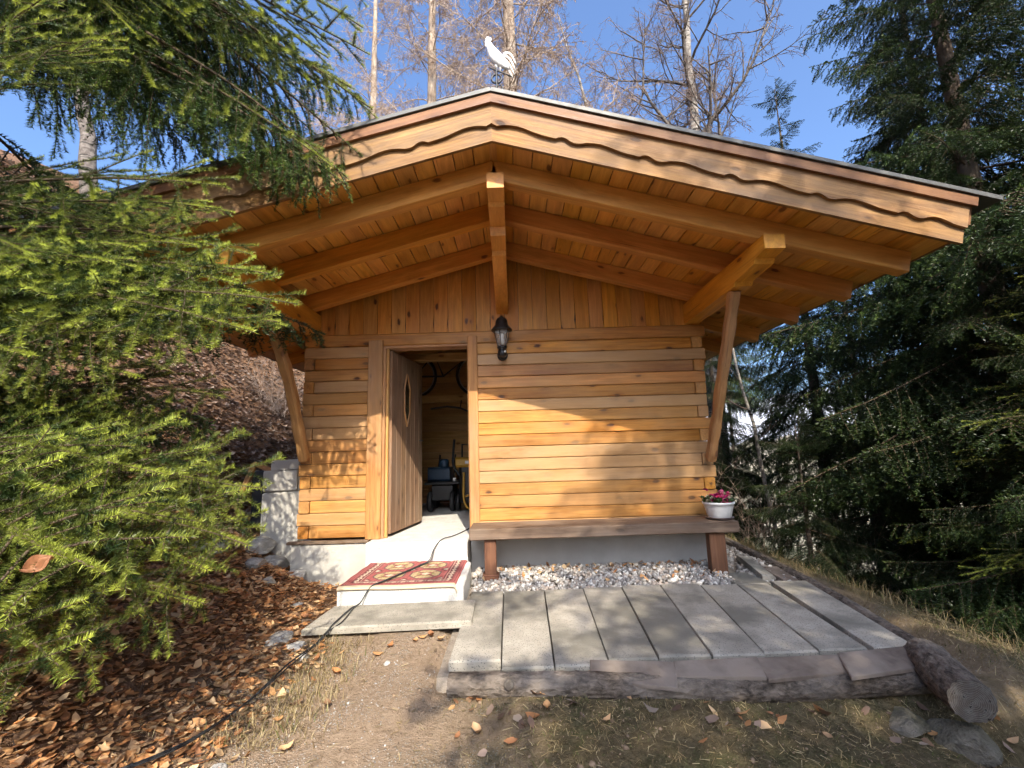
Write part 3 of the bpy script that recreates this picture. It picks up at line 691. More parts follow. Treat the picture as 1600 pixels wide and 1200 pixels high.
gx = rng.uniform(2.06, 2.5, n); gy = rng.uniform(-.6, 1.1, n)
stones('edge_gravel', np.stack([gx, gy, np.full(n, .035)], 1), rng.uniform(.012, .035, n), pal[rng.integers(0, 5, n)] * .75, M_PEBBLE, 'loose stones along the right edge of the terrace', 'gravel')
n = 5200   # fine grit pressed into the path
gx = rng.normal(-.62, .42, n); gy = rng.uniform(-4.0, -1.45, n); k_ = (gx > -1.5) & (gx < .5) & (vn(gx, gy, 2.2, 31) + rng.normal(0, .35, n) > .15); gx, gy = gx[k_], gy[k_]; n = len(gx)
stones('path_grit', np.stack([gx, gy, terrain(gx, gy) + .001], 1), rng.uniform(.002, .0055, n) * (1 + 1.2 * (rng.random(n) > .97)), pal[rng.integers(0, 5, n)] * .75, M_PEBBLE, 'fine pale grit scattered over the dirt path', 'grit', .5)

n = 4200; gx = rng.uniform(-1.4, 2.4, n); gy = rng.uniform(-4.0, -1.45, n); k_ = ~((gx > -.45) & (gy > -2.15)); gx, gy = gx[k_], gy[k_]; n = len(gx)
stones('soil_crumbs', np.stack([gx, gy, terrain(gx, gy) + .001], 1), rng.uniform(.002, .007, n) * (1 + 1.6 * (rng.random(n) > .95)), np.array([(.22, .155, .10)]) * rng.uniform(.55, 1.3, (n, 1)), M_PEBBLE, 'brown crumbs of earth over the front ground', 'soil', .6)

# ------------------------------------------------------------------ steps, rug, cable
st = hexa('concrete_step', None, [(-1.375, -1.0, .213), (-.415, -1.0, .213), (-.43, -.225, .215), (-1.36, -.225, .215)], .26, M_STEP, .014)
tag(st, 'rough pale concrete step block under the red rug', 'step')
sl = hexa('concrete_slab', None, [(-1.435, -1.445, .098), (-.315, -1.425, .112), (-.325, -1.008, .115), (-1.40, -1.015, .10)], .045, M_SLAB, .01)
tag(sl, 'thin grey concrete slab lying crosswise in front of the step', 'slab')
for x_, l_ in ((-1.1, 'left'), (-.55, 'right')):
    pass
st2 = hexa('support_stone', None, [(-1.25, -1.34, .052), (-.75, -1.33, .052), (-.75, -1.05, .052), (-1.25, -1.05, .052)], .16, M_ROCKD, .02)
tag(st2, 'dark flat stone under the thin slab in front of the step', 'stone')
# rug: woven pattern in vertex colour, one fine grid
NU, NV = 190, 130
RW, RD = .915, .80
u = np.linspace(0, 1, NU); w = np.linspace(0, 1, NV); U, W = np.meshgrid(u, w)
red = np.array((.36, .070, .058)); dred = np.array((.15, .028, .030)); cream = np.array((.62, .50, .34)); tan_ = np.array((.46, .33, .14)); navy = np.array((.05, .04, .06)); pinkr = np.array((.45, .10, .09)); olive = np.array((.30, .24, .07))
C = np.tile(red, (NV, NU, 1))
du = np.minimum(U, 1 - U) * RW; dv_ = W * RD - .045; dv_ = np.where(dv_ < 0, 0, dv_); d_ = np.minimum(du, dv_)     # distance to the edge in metres; the far end carries on under the threshold
def band(a, b, col): C[(d_ >= a) & (d_ < b)] = col
band(.008, .016, dred); band(.022, .028, pinkr); band(.030, .036, dred); band(.044, .050, pinkr); band(.052, .058, dred)
along = np.where(du <= dv_, W * RD, U * RW)
bandm = (d_ >= .062) & (d_ < .115); C[bandm] = dred
ph = (along % .072) / .072 - .5; ac = (d_ - .0885) / .0265
C[bandm & (np.abs(ph) * 1.5 + np.abs(ac) * .75 < .62)] = cream
C[bandm & (np.abs(ph) * 2.2 + np.abs(ac) < .38)] = pinkr
C[bandm & (np.abs(np.abs(ph) - .5) * 3 + np.abs(ac) < .5)] = cream * .8
band(.118, .124, cream * .7); band(.126, .140, dred); band(.140, .146, pinkr)
fld = d_ >= .146; C[fld] = red
cu = ((U * RW - RW / 2) / .30) ; cv = ((W * RD - .335) / .30)
fu = cu - np.round(cu - .5) - .5; fv = cv - np.round(cv); inu = np.abs(cu) < 1.02
oct_ = np.maximum(np.maximum(np.abs(fu) * .30 / .128, np.abs(fv) * .30 / .128), (np.abs(fu) * .30 / .128 + np.abs(fv) * .30 / .128) * .70)
C[fld & inu & (oct_ < 1.0)] = navy; C[fld & inu & (oct_ < .92)] = tan_
C[fld & inu & (oct_ < .55)] = olive; C[fld & inu & (oct_ < .38)] = red * 1.1
C[fld & inu & (np.abs(np.abs(fu) * 2.2 - np.abs(fv) * 2.2) < .10) & (oct_ < .85)] = dred * 1.5
C[fld & inu & (np.abs(fu) + np.abs(fv) < .14)] = cream
dia = np.abs(np.abs(fu) - .5) * 2.4 + np.abs(np.abs(fv) - .5) * 2.4
C[fld & (dia < .42)] = dred; C[fld & (dia < .25)] = cream * .8
C = C * rng.uniform(.78, 1.15, (NV, NU, 1)) * (1 + .10 * np.sin(U * NU * 1.0)[..., None])
C[W * RD < .045] = np.array((.58, .46, .28)) * rng.uniform(.85, 1.1)
lum = C.mean(-1, keepdims=True); C = C * .76 + .24 * (lum * .6 + .09)          # sun-faded wool
RX = -1.365 + U * RW + (1 - W) * -.012; RY = -1.012 + W * RD
RZ = .2255 + .0025 * np.sin(U * 9 + W * 4) + .002 * np.sin(W * 21)
over = np.clip(.03 - W, 0, 1) / .03; RZ = RZ - .012 * over ** 2
edge = np.clip((U - .965) / .035, 0, 1); RZ = RZ - .045 * edge ** 2
ri = (np.arange(NV - 1)[:, None] * NU + np.arange(NU - 1)[None, :]).ravel()
Vt = np.stack([RX.ravel(), RY.ravel(), RZ.ravel()], 1); Vb = Vt - np.array([0, 0, .009]); nn = len(Vt)
top = np.stack([ri, ri + 1, ri + NU + 1, ri + NU], 1)
bd = np.concatenate([np.arange(NU), np.arange(1, NV) * NU + NU - 1, (NV - 1) * NU + np.arange(NU - 2, -1, -1), np.arange(NV - 2, 0, -1) * NU])
bn_ = np.roll(bd, -1)
side_ = np.stack([bd, bd + nn, bn_ + nn, bn_], 1)
rug = obj('rug', mesh_np(np.concatenate([Vt, Vb]), np.concatenate([top, top[:, ::-1] + nn, side_]), col=np.concatenate([C.reshape(-1, 3)] * 2)), M_RUG)
tag(rug, 'red woven oriental rug with yellow octagons lying on the step', 'rug')
for nm, off, lab in (('power_cable', 0, 'black power cable running from the doorway over the rug to the leaves'), ('power_cable', 1, 'thinner loose strand of black cable beside the main cable')):
    pts = [(-.50, .5, .408), (-.533, .318, .408), (-.62, .02, .408), (-.71, -.19, .41), (-.77, -.262, .34), (-.80, -.34, .26), (-.876, -.43, .236), (-1.051, -.889, .238), (-1.12, -1.0, .225), (-1.18, -1.06, .13), (-1.223, -1.131, .115), (-1.235, -1.40, .112), (-1.25, -1.47, .09)]
    tail = [(-1.282, -1.603), (-1.307, -1.869), (-1.345, -2.179), (-1.395, -2.448), (-1.46, -2.62), (-1.62, -2.8)]
    if off:
        pts = [(x + .010 + .012 * math.sin(i * 1.3), y + .012, max(z - .002, .06)) for i, (x, y, z) in enumerate(pts) if i > 3]
        pts[-2] = (-1.19, -1.38, .112); tail = [(x + .012 + .01 * math.sin(i * 2.1), y) for i, (x, y) in enumerate(tail)]
    pts = pts + [(x, y, tz(x, y) + (.022 if y > -1.7 else .05)) for x, y in tail]
    tag(tube_obj(nm, [(catmull(pts, 8), .0048 if not off else .0036)], M_RUBBER, None, 6), lab, 'cable')

# ------------------------------------------------------------------ logs, tiles and stones along the terrace edge
def log(name, pts, rad, label, group=None, ends=True, knob=()):
    P = catmull(pts, 22); L = len(P); S = 44; V = []; F = []
    org = Vector(P[0]); M = frame(org, Vector(P[-1] - P[0]), (0, 0, 1)); Mi = M.inverted()
    for i, p in enumerate(P):
        t = P[min(i + 1, L - 1)] - P[max(i - 1, 0)]; t /= np.linalg.norm(t); a = np.cross(t, (0, 0, 1)); a /= np.linalg.norm(a); b = np.cross(a, t)
        r = np.interp(i / (L - 1), np.linspace(0, 1, len(rad)), rad)
        for s in range(S):
            an = 2 * math.pi * s / S; cs_ = Vector((math.cos(an), math.sin(an), 0)); ax_ = float(np.linalg.norm(p - P[0])); rr = r * (1 + .05 * mnoise.noise(Vector((cs_.x * 1.2, cs_.y * 1.2, ax_ * 3))) + .15 * abs(mnoise.noise(Vector((cs_.x * 6, cs_.y * 6, ax_ * 9)))) + .08 * mnoise.noise(Vector((cs_.x * 15, cs_.y * 15, ax_ * 22))))
            V.append(Mi @ Vector(p + rr * (math.cos(an) * a + math.sin(an) * b)))
    for i in range(L - 1):
        for s in range(S): F.append((i * S + s, i * S + (s + 1) % S, i * S + S + (s + 1) % S, i * S + S + s))
    o = obj(name, mesh_pd(V, F, True), M_LOGBARK, None, M); tag(o, label, 'log', group)
    for e in (0, L - 1):
        obj('cut_end', mesh_pd([V[e * S + s] for s in range(S)], [tuple(range(S))]), M_LOGEND, o, M)
    return o
log('log', [(-.37, -2.10, .035), (.28, -2.125, .025), (1.2, -2.13, -.01), (2.06, -2.09, -.005)], [.052, .062, .06, .062], 'long thin bark-covered log edging the front of the terrace')
log('log', [(1.985, -2.43, .060), (2.07, -2.20, .065), (2.16, -2.0, .06)], [.084, .092, .09], 'thick short log with grey cut end at the terrace corner')
log('log', [(2.27, -1.86, .02), (2.40, -1.0, .03), (2.53, .05, .03), (2.62, 1.3, .03)], [.05, .055, .05, .05], 'long log edging the right side of the terrace')
nb = obj('knot_stub', lathe_mesh([(.024, 0), (.026, .02), (.022, .04), (.012, .042)], 12), M_LOGEND, [o for o in bpy.data.objects if o.name == 'log'][0], Matrix.Translation((-.06, -2.15, .055)) @ Matrix.Rotation(R(70), 4, 'X'))
tl = [([(.374, -1.99), (.821, -2.046), (.755, -2.235), (.351, -2.125)], 'leftmost'), ([(.802, -2.052), (1.252, -2.038), (1.222, -2.171), (.779, -2.15)], 'second'), ([(1.243, -2.023), (1.728, -2.017), (1.655, -2.13), (1.221, -2.19)], 'third'), ([(1.691, -2.012), (2.12, -1.96), (2.06, -2.115), (1.619, -2.205)], 'rightmost')]
for i, (c4, w_) in enumerate(tl):
    zz = .094 if i % 2 else .086
    P = [(c4[3][0], c4[3][1], zz - .026), (c4[2][0], c4[2][1], zz - .03), (c4[1][0], c4[1][1], zz + .006), (c4[0][0], c4[0][1], zz + .004)]
    tag(hexa('roof_tile', None, P, .018, M_SLATE, .004), {'leftmost': 'leftmost dark flat tile laid over the front log, tilting forward', 'second': 'second dark flat tile from the left on the front log', 'third': 'third dark flat tile from the left on the front log', 'rightmost': 'rightmost dark flat tile on the front log, next to the thick log'}[w_], 'tile', 'flat tiles on the front log')
def rock(name, loc, s, seed, mat, label, group=None, flat=.6, rz=0):
    r_ = random.Random(seed); me = bpy.data.meshes.new('rock')
    import bmesh
    bm = bmesh.new(); bmesh.ops.create_icosphere(bm, subdivisions=3, radius=1)
    ox = Vector((r_.uniform(0, 50), r_.uniform(0, 50), 0)); planes = [(Vector((r_.gauss(0, 1), r_.gauss(0, 1), r_.gauss(0, 1))).normalized(), r_.uniform(.55, .85)) for _ in range(9)]
    for v_ in bm.verts:
        co = v_.co.copy()
        for nrm, d0 in planes:
            dd = co.dot(nrm)
            if dd > d0: co -= nrm * (dd - d0)
        co *= 1 + .10 * mnoise.noise(co * 2.2 + ox) + .04 * mnoise.noise(co * 7 + ox)
        v_.co = Vector((co.x * s[0], co.y * s[1], co.z * s[2]))
    bm.to_mesh(me); bm.free()
    o = obj(name, me, mat, None, Matrix.Translation(loc) @ Matrix.Rotation(rz, 4, 'Z')); return tag(o, label, 'rock', group)
RK = [(-2.38, -.02, .13, 'pale rock at the foot of the concrete pier'), (-2.62, .05, .16, 'biggest pale rock, left of the concrete pier foot'), (-2.10, -.16, .10, 'white rock in the leaves under the left cabin corner'), (-1.40, -1.58, .055, 'small white rock beside the left end of the thin slab'),
      (-1.56, -1.50, .075, 'cracked white rock just left of the thin slab'), (-1.30, -1.70, .035, 'little white stone below the thin slab corner'), (-2.35, -.38, .10, 'grey-white rock halfway up the leaf bank'), (-2.75, -.45, .13, 'pale rock under the spruce bough tips'),
      (-1.22, -2.62, .04, 'small white stone at the bottom edge beside the cable'), (-2.1, -.62, .07, 'pale rock in the leaves left of the step'), (-1.75, -.85, .04, 'small pale stone left of the rug'), (-.77, -1.80, .02, 'tiny pale stone on the path below the thin slab')]
for i, (x, y, s, lb) in enumerate(RK):
    rock('rock', (x, y, tz(x, y) + s * .15), (s * 1.3, s, s * .65), 40 + i, M_ROCK, lb, 'pale rocks among the leaves', rz=i)
rock('flat_stone', (1.82, -2.25, -.12), (.13, .10, .05), 70, M_ROCKD, 'grey flat stone under the front log near its right end', rz=.3)
rock('flat_stone', (1.98, -2.36, -.13), (.15, .13, .07), 71, M_ROCKD, 'grey stone directly beneath the thick log', rz=1.0)
rock('flat_stone', (2.06, -2.58, -.19), (.14, .11, .06), 72, M_ROCKD, 'lowest grey stone below the thick cut log', rz=.2)
br = hexa('broken_slab', None, [(2.12, -.50, .09), (2.24, -.46, .075), (2.36, .18, .085), (2.24, .20, .11)], .05, M_SLAB, .008); tag(br, 'narrow broken concrete slab lying behind the bench leg', 'slab')
br = hexa('broken_slab', None, [(2.27, -.55, .06), (2.44, -.52, .05), (2.47, -.10, .06), (2.30, -.12, .07)], .05, M_SLATE, .008); tag(br, 'dark flat slab piece beside the right edge log', 'slab')
# concrete pier and hollow block left of the cabin
pr = hexa('concrete_pier', None, [(-2.66, .22, .86), (-2.255, .20, .87), (-2.255, .52, .87), (-2.66, .52, .86)], .85, M_CONC, .015); tag(pr, 'pale concrete pier beside the left cabin corner', 'pier')
hbk = empty('hollow_block', (-2.47, .36, .87), 'grey hollow concrete block standing on the pale pier', 'block')
box('block_face', hbk, -2.65, -2.29, .20, .24, .873, 1.09, M_CONCG, .012); box('block_face', hbk, -2.65, -2.29, .44, .48, .873, 1.09, M_CONCG, .012)
for x0 in (-2.65, -2.485, -2.32): box('block_web', hbk, x0 + .001, x0 + .034, .241, .439, .875, 1.088, M_CONCG, .006, 'y')
cp = hexa('cap_stone', None, [(-2.57, .20, 1.195), (-2.275, .19, 1.205), (-2.275, .45, 1.205), (-2.57, .45, 1.195)], .105, M_CONCG, .012); tag(cp, 'pale concrete cap on top of the hollow block', 'block')
cb = empty('plank_crate', (-2.8, .6, .6), 'dark open wooden crate leaning beside the hollow block', 'crate')
plank('crate_plank', cb, (-2.98, .28, .70), (-2.80, .30, 1.17), .06, .035, M_BRACE, (0, -1, 0)); plank('crate_plank', cb, (-2.82, .31, 1.17), (-2.58, .30, 1.075), .05, .03, M_BRACE, (0, -1, 0))
box('crate_back', cb, -3.0, -2.67, .62, .66, .45, 1.08, M_DARK, .005); box('crate_side', cb, -2.70, -2.67, .30, .62, .45, 1.05, M_DARK, .005, 'y')

# ------------------------------------------------------------------ weathercock on the ridge
VX, VY = -.055, -1.2
wv = empty('weathercock', (VX, VY, 3.74), 'white metal rooster weathervane on the roof ridge', 'weathervane')
tube_obj('pole', [([(VX, VY, 3.70), (VX, VY, 4.53)], .008)], M_BLACK, wv, 8)
tube_obj('ring', [ring((VX, VY, 4.375), .042, .009, 'y')], M_BLACK, wv, 8)
tube_obj('scroll', [ring((VX + .02, VY, 4.28), .03, .007, 'y')], M_BLACK, wv, 8)
tube_obj('arrow_rod', [([(VX - .06, VY, 4.485), (VX + .13, VY, 4.395)], .006)], M_BLACK, wv, 6)
def loft(name, secs, mat, parent, n=14):
    """secs: (x, z, half-size across the spine, half-depth); spine drawn in the XZ plane"""
    P = np.array([(s[0], 0, s[1]) for s in secs]); V = []; F = []; k = len(P)
    for i in range(k):
        t = P[min(i + 1, k - 1)] - P[max(i - 1, 0)]; t /= np.linalg.norm(t); a = np.array([t[2], 0, -t[0]])
        for s in range(n):
            an = 2 * math.pi * s / n; V.append(P[i] + a * math.cos(an) * secs[i][2] + np.array([0, 1, 0]) * math.sin(an) * secs[i][3])
    for i in range(k - 1):
        for s in range(n): F.append((i * n + s, i * n + (s + 1) % n, i * n + n + (s + 1) % n, i * n + n + s))
    F += [tuple(range(n - 1, -1, -1)), tuple((k - 1) * n + s for s in range(n))]
    return obj(name, mesh_pd(V, F, True), mat, parent, Matrix.Translation((VX, VY, .03)))
loft('body', [(-.085, 4.722, .006, .006), (-.072, 4.716, .020, .016), (-.06, 4.69, .026, .02), (-.045, 4.645, .034, .026), (-.02, 4.59, .050, .036), (.012, 4.535, .056, .04), (.05, 4.49, .044, .034), (.085, 4.46, .026, .02), (.11, 4.44, .008, .008)], M_VANE, wv)
loft('beak', [(-.078, 4.712, .012, .010), (-.098, 4.706, .003, .003)], M_VANE, wv)
loft('comb', [(-.088, 4.732, .008, .004), (-.07, 4.748, .016, .005), (-.05, 4.742, .016, .005), (-.038, 4.722, .008, .004)], M_VANE, wv)
loft('wattle', [(-.082, 4.70, .007, .005), (-.084, 4.672, .010, .005), (-.08, 4.66, .004, .003)], M_VANE, wv)
for k, (x1, z1, x2, z2, x3, z3) in enumerate([(.085, 4.585, .135, 4.56, .17, 4.47), (.075, 4.57, .125, 4.52, .165, 4.42), (.07, 4.54, .115, 4.48, .155, 4.385), (.06, 4.51, .10, 4.45, .14, 4.36)]):
    loft('tail_feather', [(.055, 4.50, .010, .006)] + [(float(p[0]), float(p[1]), .017 * (1 - .75 * i / 12), .006) for i, p in enumerate(catmull([(.06, 4.53), (x1, z1), (x2, z2), (x3, z3)], 4))], M_VANE, wv, 8).matrix_basis.translation.y += .008 * (k - 1.5)
loft('wing', [(-.02, 4.60, .010, .045), (.02, 4.56, .026, .048), (.06, 4.51, .022, .042), (.095, 4.465, .006, .02)], M_VANE, wv)
loft('leg', [(.005, 4.50, .02, .012), (.0, 4.46, .010, .007), (.0, 4.43, .006, .005)], M_VANE, wv, 8); loft('leg', [(.03, 4.49, .018, .012), (.035, 4.45, .009, .007), (.035, 4.415, .006, .005)], M_VANE, wv, 8)

# ------------------------------------------------------------------ conifers
def needle_mesh(polys, per_m, nl, nw, newlitcol, oldshadecol, seed, stem_min=.0016):
    """polys: (pts, r0, r1, fresh) ; needles as slim two-sided triangles plus thin stems"""
    r = np.random.default_rng(seed); Ps, Ts, Fr = [], [], []
    for pts, r0, r1, fresh_lit, bare in polys:
        seg = np.diff(pts, axis=0); sl = np.linalg.norm(seg, axis=1); cum = np.concatenate([[0], np.cumsum(sl)]); L = cum[-1]
        nN = max(3, int(per_m * L * (1 - bare))); s = r.uniform(bare * L, L, nN); idx = np.clip(np.searchsorted(cum, s) - 1, 0, len(sl) - 1)
        f = ((s - cum[idx]) / (sl[idx] + 1e-9))[:, None]
        Ps.append(pts[idx] + seg[idx] * f); Ts.append(seg[idx] / (sl[idx][:, None] + 1e-9)); Fr.append(fresh_lit[0] + (fresh_lit[1] - fresh_lit[0]) * np.clip((s / L - .25) / .75, 0, 1) ** 2.2)
    P, T, Fr = np.concatenate(Ps), np.concatenate(Ts), np.concatenate(Fr); n = len(P)
    up = np.array([0, 0, 1.0]); A = np.cross(T, up); A /= np.linalg.norm(A, axis=1)[:, None] + 1e-6; B = np.cross(A, T)
    th = r.normal(math.pi / 2, 1.15, n)                        # more needles on the upper side
    rad = np.cos(th)[:, None] * A + np.sin(th)[:, None] * B
    sp = r.uniform(.85, 1.3, n)[:, None]
    D = T * np.cos(sp) + rad * np.sin(sp); W = np.cross(D, r.normal(size=(n, 3))); W /= np.linalg.norm(W, axis=1)[:, None] + 1e-6
    l = (nl * r.uniform(.75, 1.2, n))[:, None]
    V = np.stack([P - W * nw, P + D * l * .5 + W * nw, P + D * l, P + W * nw * .2], 1).reshape(-1, 3)
    b = np.arange(n)[:, None] * 4
    Tn = np.concatenate([b + np.array([[0, 1, 2]]), ], 0)
    Tn = np.concatenate([b + np.array([[0, 1, 2]])])
    V = np.stack([P - W * nw, P + W * nw, P + D * l], 1).reshape(-1, 3); Tn = np.arange(n * 3).reshape(-1, 3)
    col = (np.array(oldshadecol)[None] * (1 - Fr[:, None]) + np.array(newlitcol)[None] * Fr[:, None]) * r.uniform(.7, 1.25, (n, 1))
    col = np.repeat(col, 3, 0)
    st = [(p, np.linspace(r0, r1, len(p))) for p, r0, r1, fr, ba in polys if r0 >= stem_min]
    SV, SF = tubes(st, 4)
    ST = np.concatenate([SF[:, [0, 1, 2]], SF[:, [0, 2, 3]]])
    mi = np.concatenate([np.zeros(len(Tn)), np.ones(len(ST))])
    me = mesh_np(np.concatenate([V, SV]), np.concatenate([Tn, ST + len(V)]), mi, np.concatenate([col, np.tile((.1, .07, .04), (len(SV), 1))]))
    me.materials.append(M_NEEDLE); me.materials.append(M_TWIG)
    return me
def poly_twig(p0, d, L, droop, k, r, wig=.06):
    d = np.array(d, float); d /= np.linalg.norm(d); pts = [np.array(p0, float)]; st = L / k
    for i in range(k):
        d = d + np.array([0, 0, -droop / k]) + r.normal(size=3) * wig / math.sqrt(k); d /= np.linalg.norm(d); pts.append(pts[-1] + d * st)
    return np.array(pts)
def rotz(d, a): c, s = math.cos(a), math.sin(a); return np.array([d[0] * c - d[1] * s, d[0] * s + d[1] * c, d[2]])
def spray(seed, n2=30, l2=.36, hang=.25, tert=True, lift=.12, per_m=900, nl=.016, nw=.0011, newlitcol=(.20, .27, .035), oldshadecol=(.055, .10, .02), l3=.38, tsp=.030):
    """a flat spruce bough one metre long along +X"""
    r = np.random.default_rng(seed); polys = []
    ax = poly_twig((0, 0, 0), (1, 0, lift), 1.0, lift * 1.6 + .1, 14, r, .10); polys.append((ax, .0065, .0015, (.1, 1.0), .12))
    for i in range(n2):
        t = .10 + .88 * (i + r.uniform(-.3, .3)) / n2; t = min(max(t, .08), .985); q_ = t * (len(ax) - 1); i0 = int(q_); p = ax[i0] + (ax[i0 + 1] - ax[i0]) * (q_ - i0); d = ax[i0 + 1] - ax[i0]; d /= np.linalg.norm(d)
        s = 1 if i % 2 else -1; env = (1 - t) ** .75 * min(1, .35 + t * 2.6)
        L = max(.05, l2 * env * r.uniform(.7, 1.2) + .05)
        dd = rotz(d, s * r.uniform(.75, 1.1)); dd[2] += r.uniform(-.15, .22) - hang * r.uniform(.2, 1)
        k = 6 if L > .12 else 4; tw = poly_twig(p, dd, L, hang * r.uniform(.3, 1.4), k, r, .16); polys.append((tw, .0020 if L > .1 else .0016, .0009, (.05 + .15 * t, 1.0), .04))
        if tert and L > .09:
            n3 = int(L / tsp)
            for j in range(n3):
                u_ = .15 + .8 * (j + .5) / n3; a_ = u_ * k; j0 = min(int(a_), k - 1); p3 = tw[j0] + (tw[j0 + 1] - tw[j0]) * (a_ - j0); d3 = tw[j0 + 1] - tw[j0]; d3 /= np.linalg.norm(d3)
                L3 = max(.034, L * l3 * (1 - u_) ** .8 * r.uniform(.6, 1.25) + .026)
                e = rotz(d3, (1 if j % 2 else -1) * r.uniform(.65, 1.05)); e[2] += r.uniform(-.22, .15) - hang * .6
                polys.append((poly_twig(p3, e, L3, hang * .8, 3, r, .12), .0012, .0008, (.0, .06 + .92 * max(t, u_) ** 2.6), 0.0))
    return needle_mesh(polys, per_m, nl, nw, newlitcol, oldshadecol, seed + 500)
FINE = [spray(s, 21, .36, .10, per_m=3000, nl=.0105, nw=.00055, newlitcol=(.44, .50, .075), oldshadecol=(.026, .05, .012), tsp=.060, l3=.42, lift=.18) for s in (1, 2, 3)]  # new growth at tips; sunlit ends and shaded bough inside are coloured in too
HANG = [spray(s, 34, .34, .75, per_m=1500, nl=.0105, nw=.0008, newlitcol=(.16, .23, .04), oldshadecol=(.035, .068, .018)) for s in (11, 12)]
DARK = [spray(s, 32, .44, .55, per_m=520, nl=.0135, nw=.0022, newlitcol=(.075, .115, .026), oldshadecol=(.026, .047, .015), lift=-.02) for s in (21, 22, 23)]
ROUGH = [spray(s, 22, .36, .4, per_m=130, nl=.035, nw=.007, newlitcol=(.085, .125, .03), oldshadecol=(.035, .06, .02), tsp=.06) for s in (31, 32)]
def place(me, parent, p0, p1, twist=0.0, name='branch'):
    p0, p1 = Vector(p0), Vector(p1); d = p1 - p0; M = frame(p0, d, (0, 0, 1)) @ Matrix.Rotation(twist, 4, 'X') @ Matrix.Diagonal((d.length, d.length, d.length, 1))
    o = bpy.data.objects.new(name, me); link(o, parent); return setw(o, M)
def trunk(name, parent, pts, rad, mat, sides=12):
    P = catmull(pts, 6); V, F = tubes([(P, np.interp(np.linspace(0, 1, len(P)), np.linspace(0, 1, len(rad)), rad))], sides)
    c = Vector(pts[0]); return obj(name, mesh_np(V - np.array(c), F, smooth=True), mat, parent, Matrix.Translation(c))
def spruce(x, y, H, r0, label, nb, lmax, meshes, zlow=.8, lean=(0, 0), aim=None, seed=0, droop=.18, name='spruce_tree', dead=0, az=None, shape=1.0):
    rr = random.Random(seed + 99); zb = tz(x, y) - .15
    t = empty(name, (x, y, zb), label, 'tree', 'spruce trees around the cabin')
    top = (x + lean[0], y + lean[1], zb + H)
    trunk('trunk', t, [(x, y, zb), (x + lean[0] * .3, y + lean[1] * .3, zb + H * .35), (x + lean[0] * .7, y + lean[1] * .7, zb + H * .7), top], [r0 * 1.15, r0 * .85, r0 * .45, .004], M_BARK)
    for i in range(nb):
        f = (i + rr.random() * .6) / nb; z = zlow + (H - zlow - .15) * f
        a = rr.uniform(0, 6.2832) if az is None else rr.uniform(*az)
        if az is None: a = (i * 2.39996 + rr.uniform(-.35, .35)) % 6.2832
        L = (lmax * (1 - f) ** shape + .22) * rr.uniform(.75, 1.15)
        u_ = z / H; bx, by = x + lean[0] * u_, y + lean[1] * u_
        dz = -droop * L * rr.uniform(.4, 1.3) * (1 - f * 1.5)
        place(rr.choice(meshes), t, (bx, by, zb + z), (bx + L * math.cos(a), by + L * math.sin(a), zb + z + dz), rr.uniform(-.35, .35))
    place(meshes[0], t, (top[0], top[1], top[2] - .45), (top[0] + .02, top[1], top[2] + .28), 0)
    for a in range(5): place(meshes[-1], t, (top[0], top[1], top[2] - .25), (top[0] + .42 * math.cos(a * 1.26), top[1] + .42 * math.sin(a * 1.26), top[2] - .12), 0)
    if dead:
        polys = []
        r2 = np.random.default_rng(seed)
        for i in range(dead):
            z = r2.uniform(.4, zlow + 1.5); a = r2.uniform(0, 6.28); L = r2.uniform(.5, 1.3)
            P = poly_twig((x, y, zb + z), (math.cos(a), math.sin(a), .05), L, .3, 5, r2, .3); polys.append((P, np.linspace(.008, .002, 6)))
            for j in range(4):
                b_ = P[1 + j]; polys.append((poly_twig(b_, (math.cos(a + r2.normal()), math.sin(a + r2.normal()), r2.normal() * .4), .3 * r2.random() + .1, .4, 3, r2, .3), np.linspace(.003, .0012, 4)))
        V, F = tubes(polys, 3); obj('dead_branches', mesh_np(V, F), M_TWIGB, t)
    return t
# foreground spruce whose boughs hang into the picture from the left
TX, TY = -3.0, -2.45; tzb = tz(TX, TY) - .1
fs = empty('spruce_tree', (TX, TY, tzb), 'foreground spruce with bright sunlit boughs filling the left side', 'tree', 'spruce trees around the cabin')
trunk('trunk', fs, [(TX, TY, tzb), (TX, TY, 2.0), (TX, TY, 4.5), (TX, TY, 9.2)], [.13, .11, .08, .01], M_BARK)
tips = [(-.86, -2.9, 1.729), (-1.31, -2.7, 2.348), (-1.135, -2.7, 2.125), (-1.325, -2.6, 1.431), (-1.178, -3.1, 1.034), (-1.005, -2.7, 1.014), (-.967, -3.0, .835), (-1.061, -3.1, .872), (-1.261, -3.4, 1.085), (-1.068, -3.5, .876), (-1.001, -3.6, .831), (-1.149, -3.2, .764), (-1.558, -3.0, 1.934), (-1.379, -3.0, 1.582), (-1.283, -3.4, 1.251), (-1.548, -3.1, 2.772), (-1.681, -3.2, 2.808), (-1.3, -2.4, .75), (-1.7, -3.4, 1.2), (-1.6, -3.2, .55)]
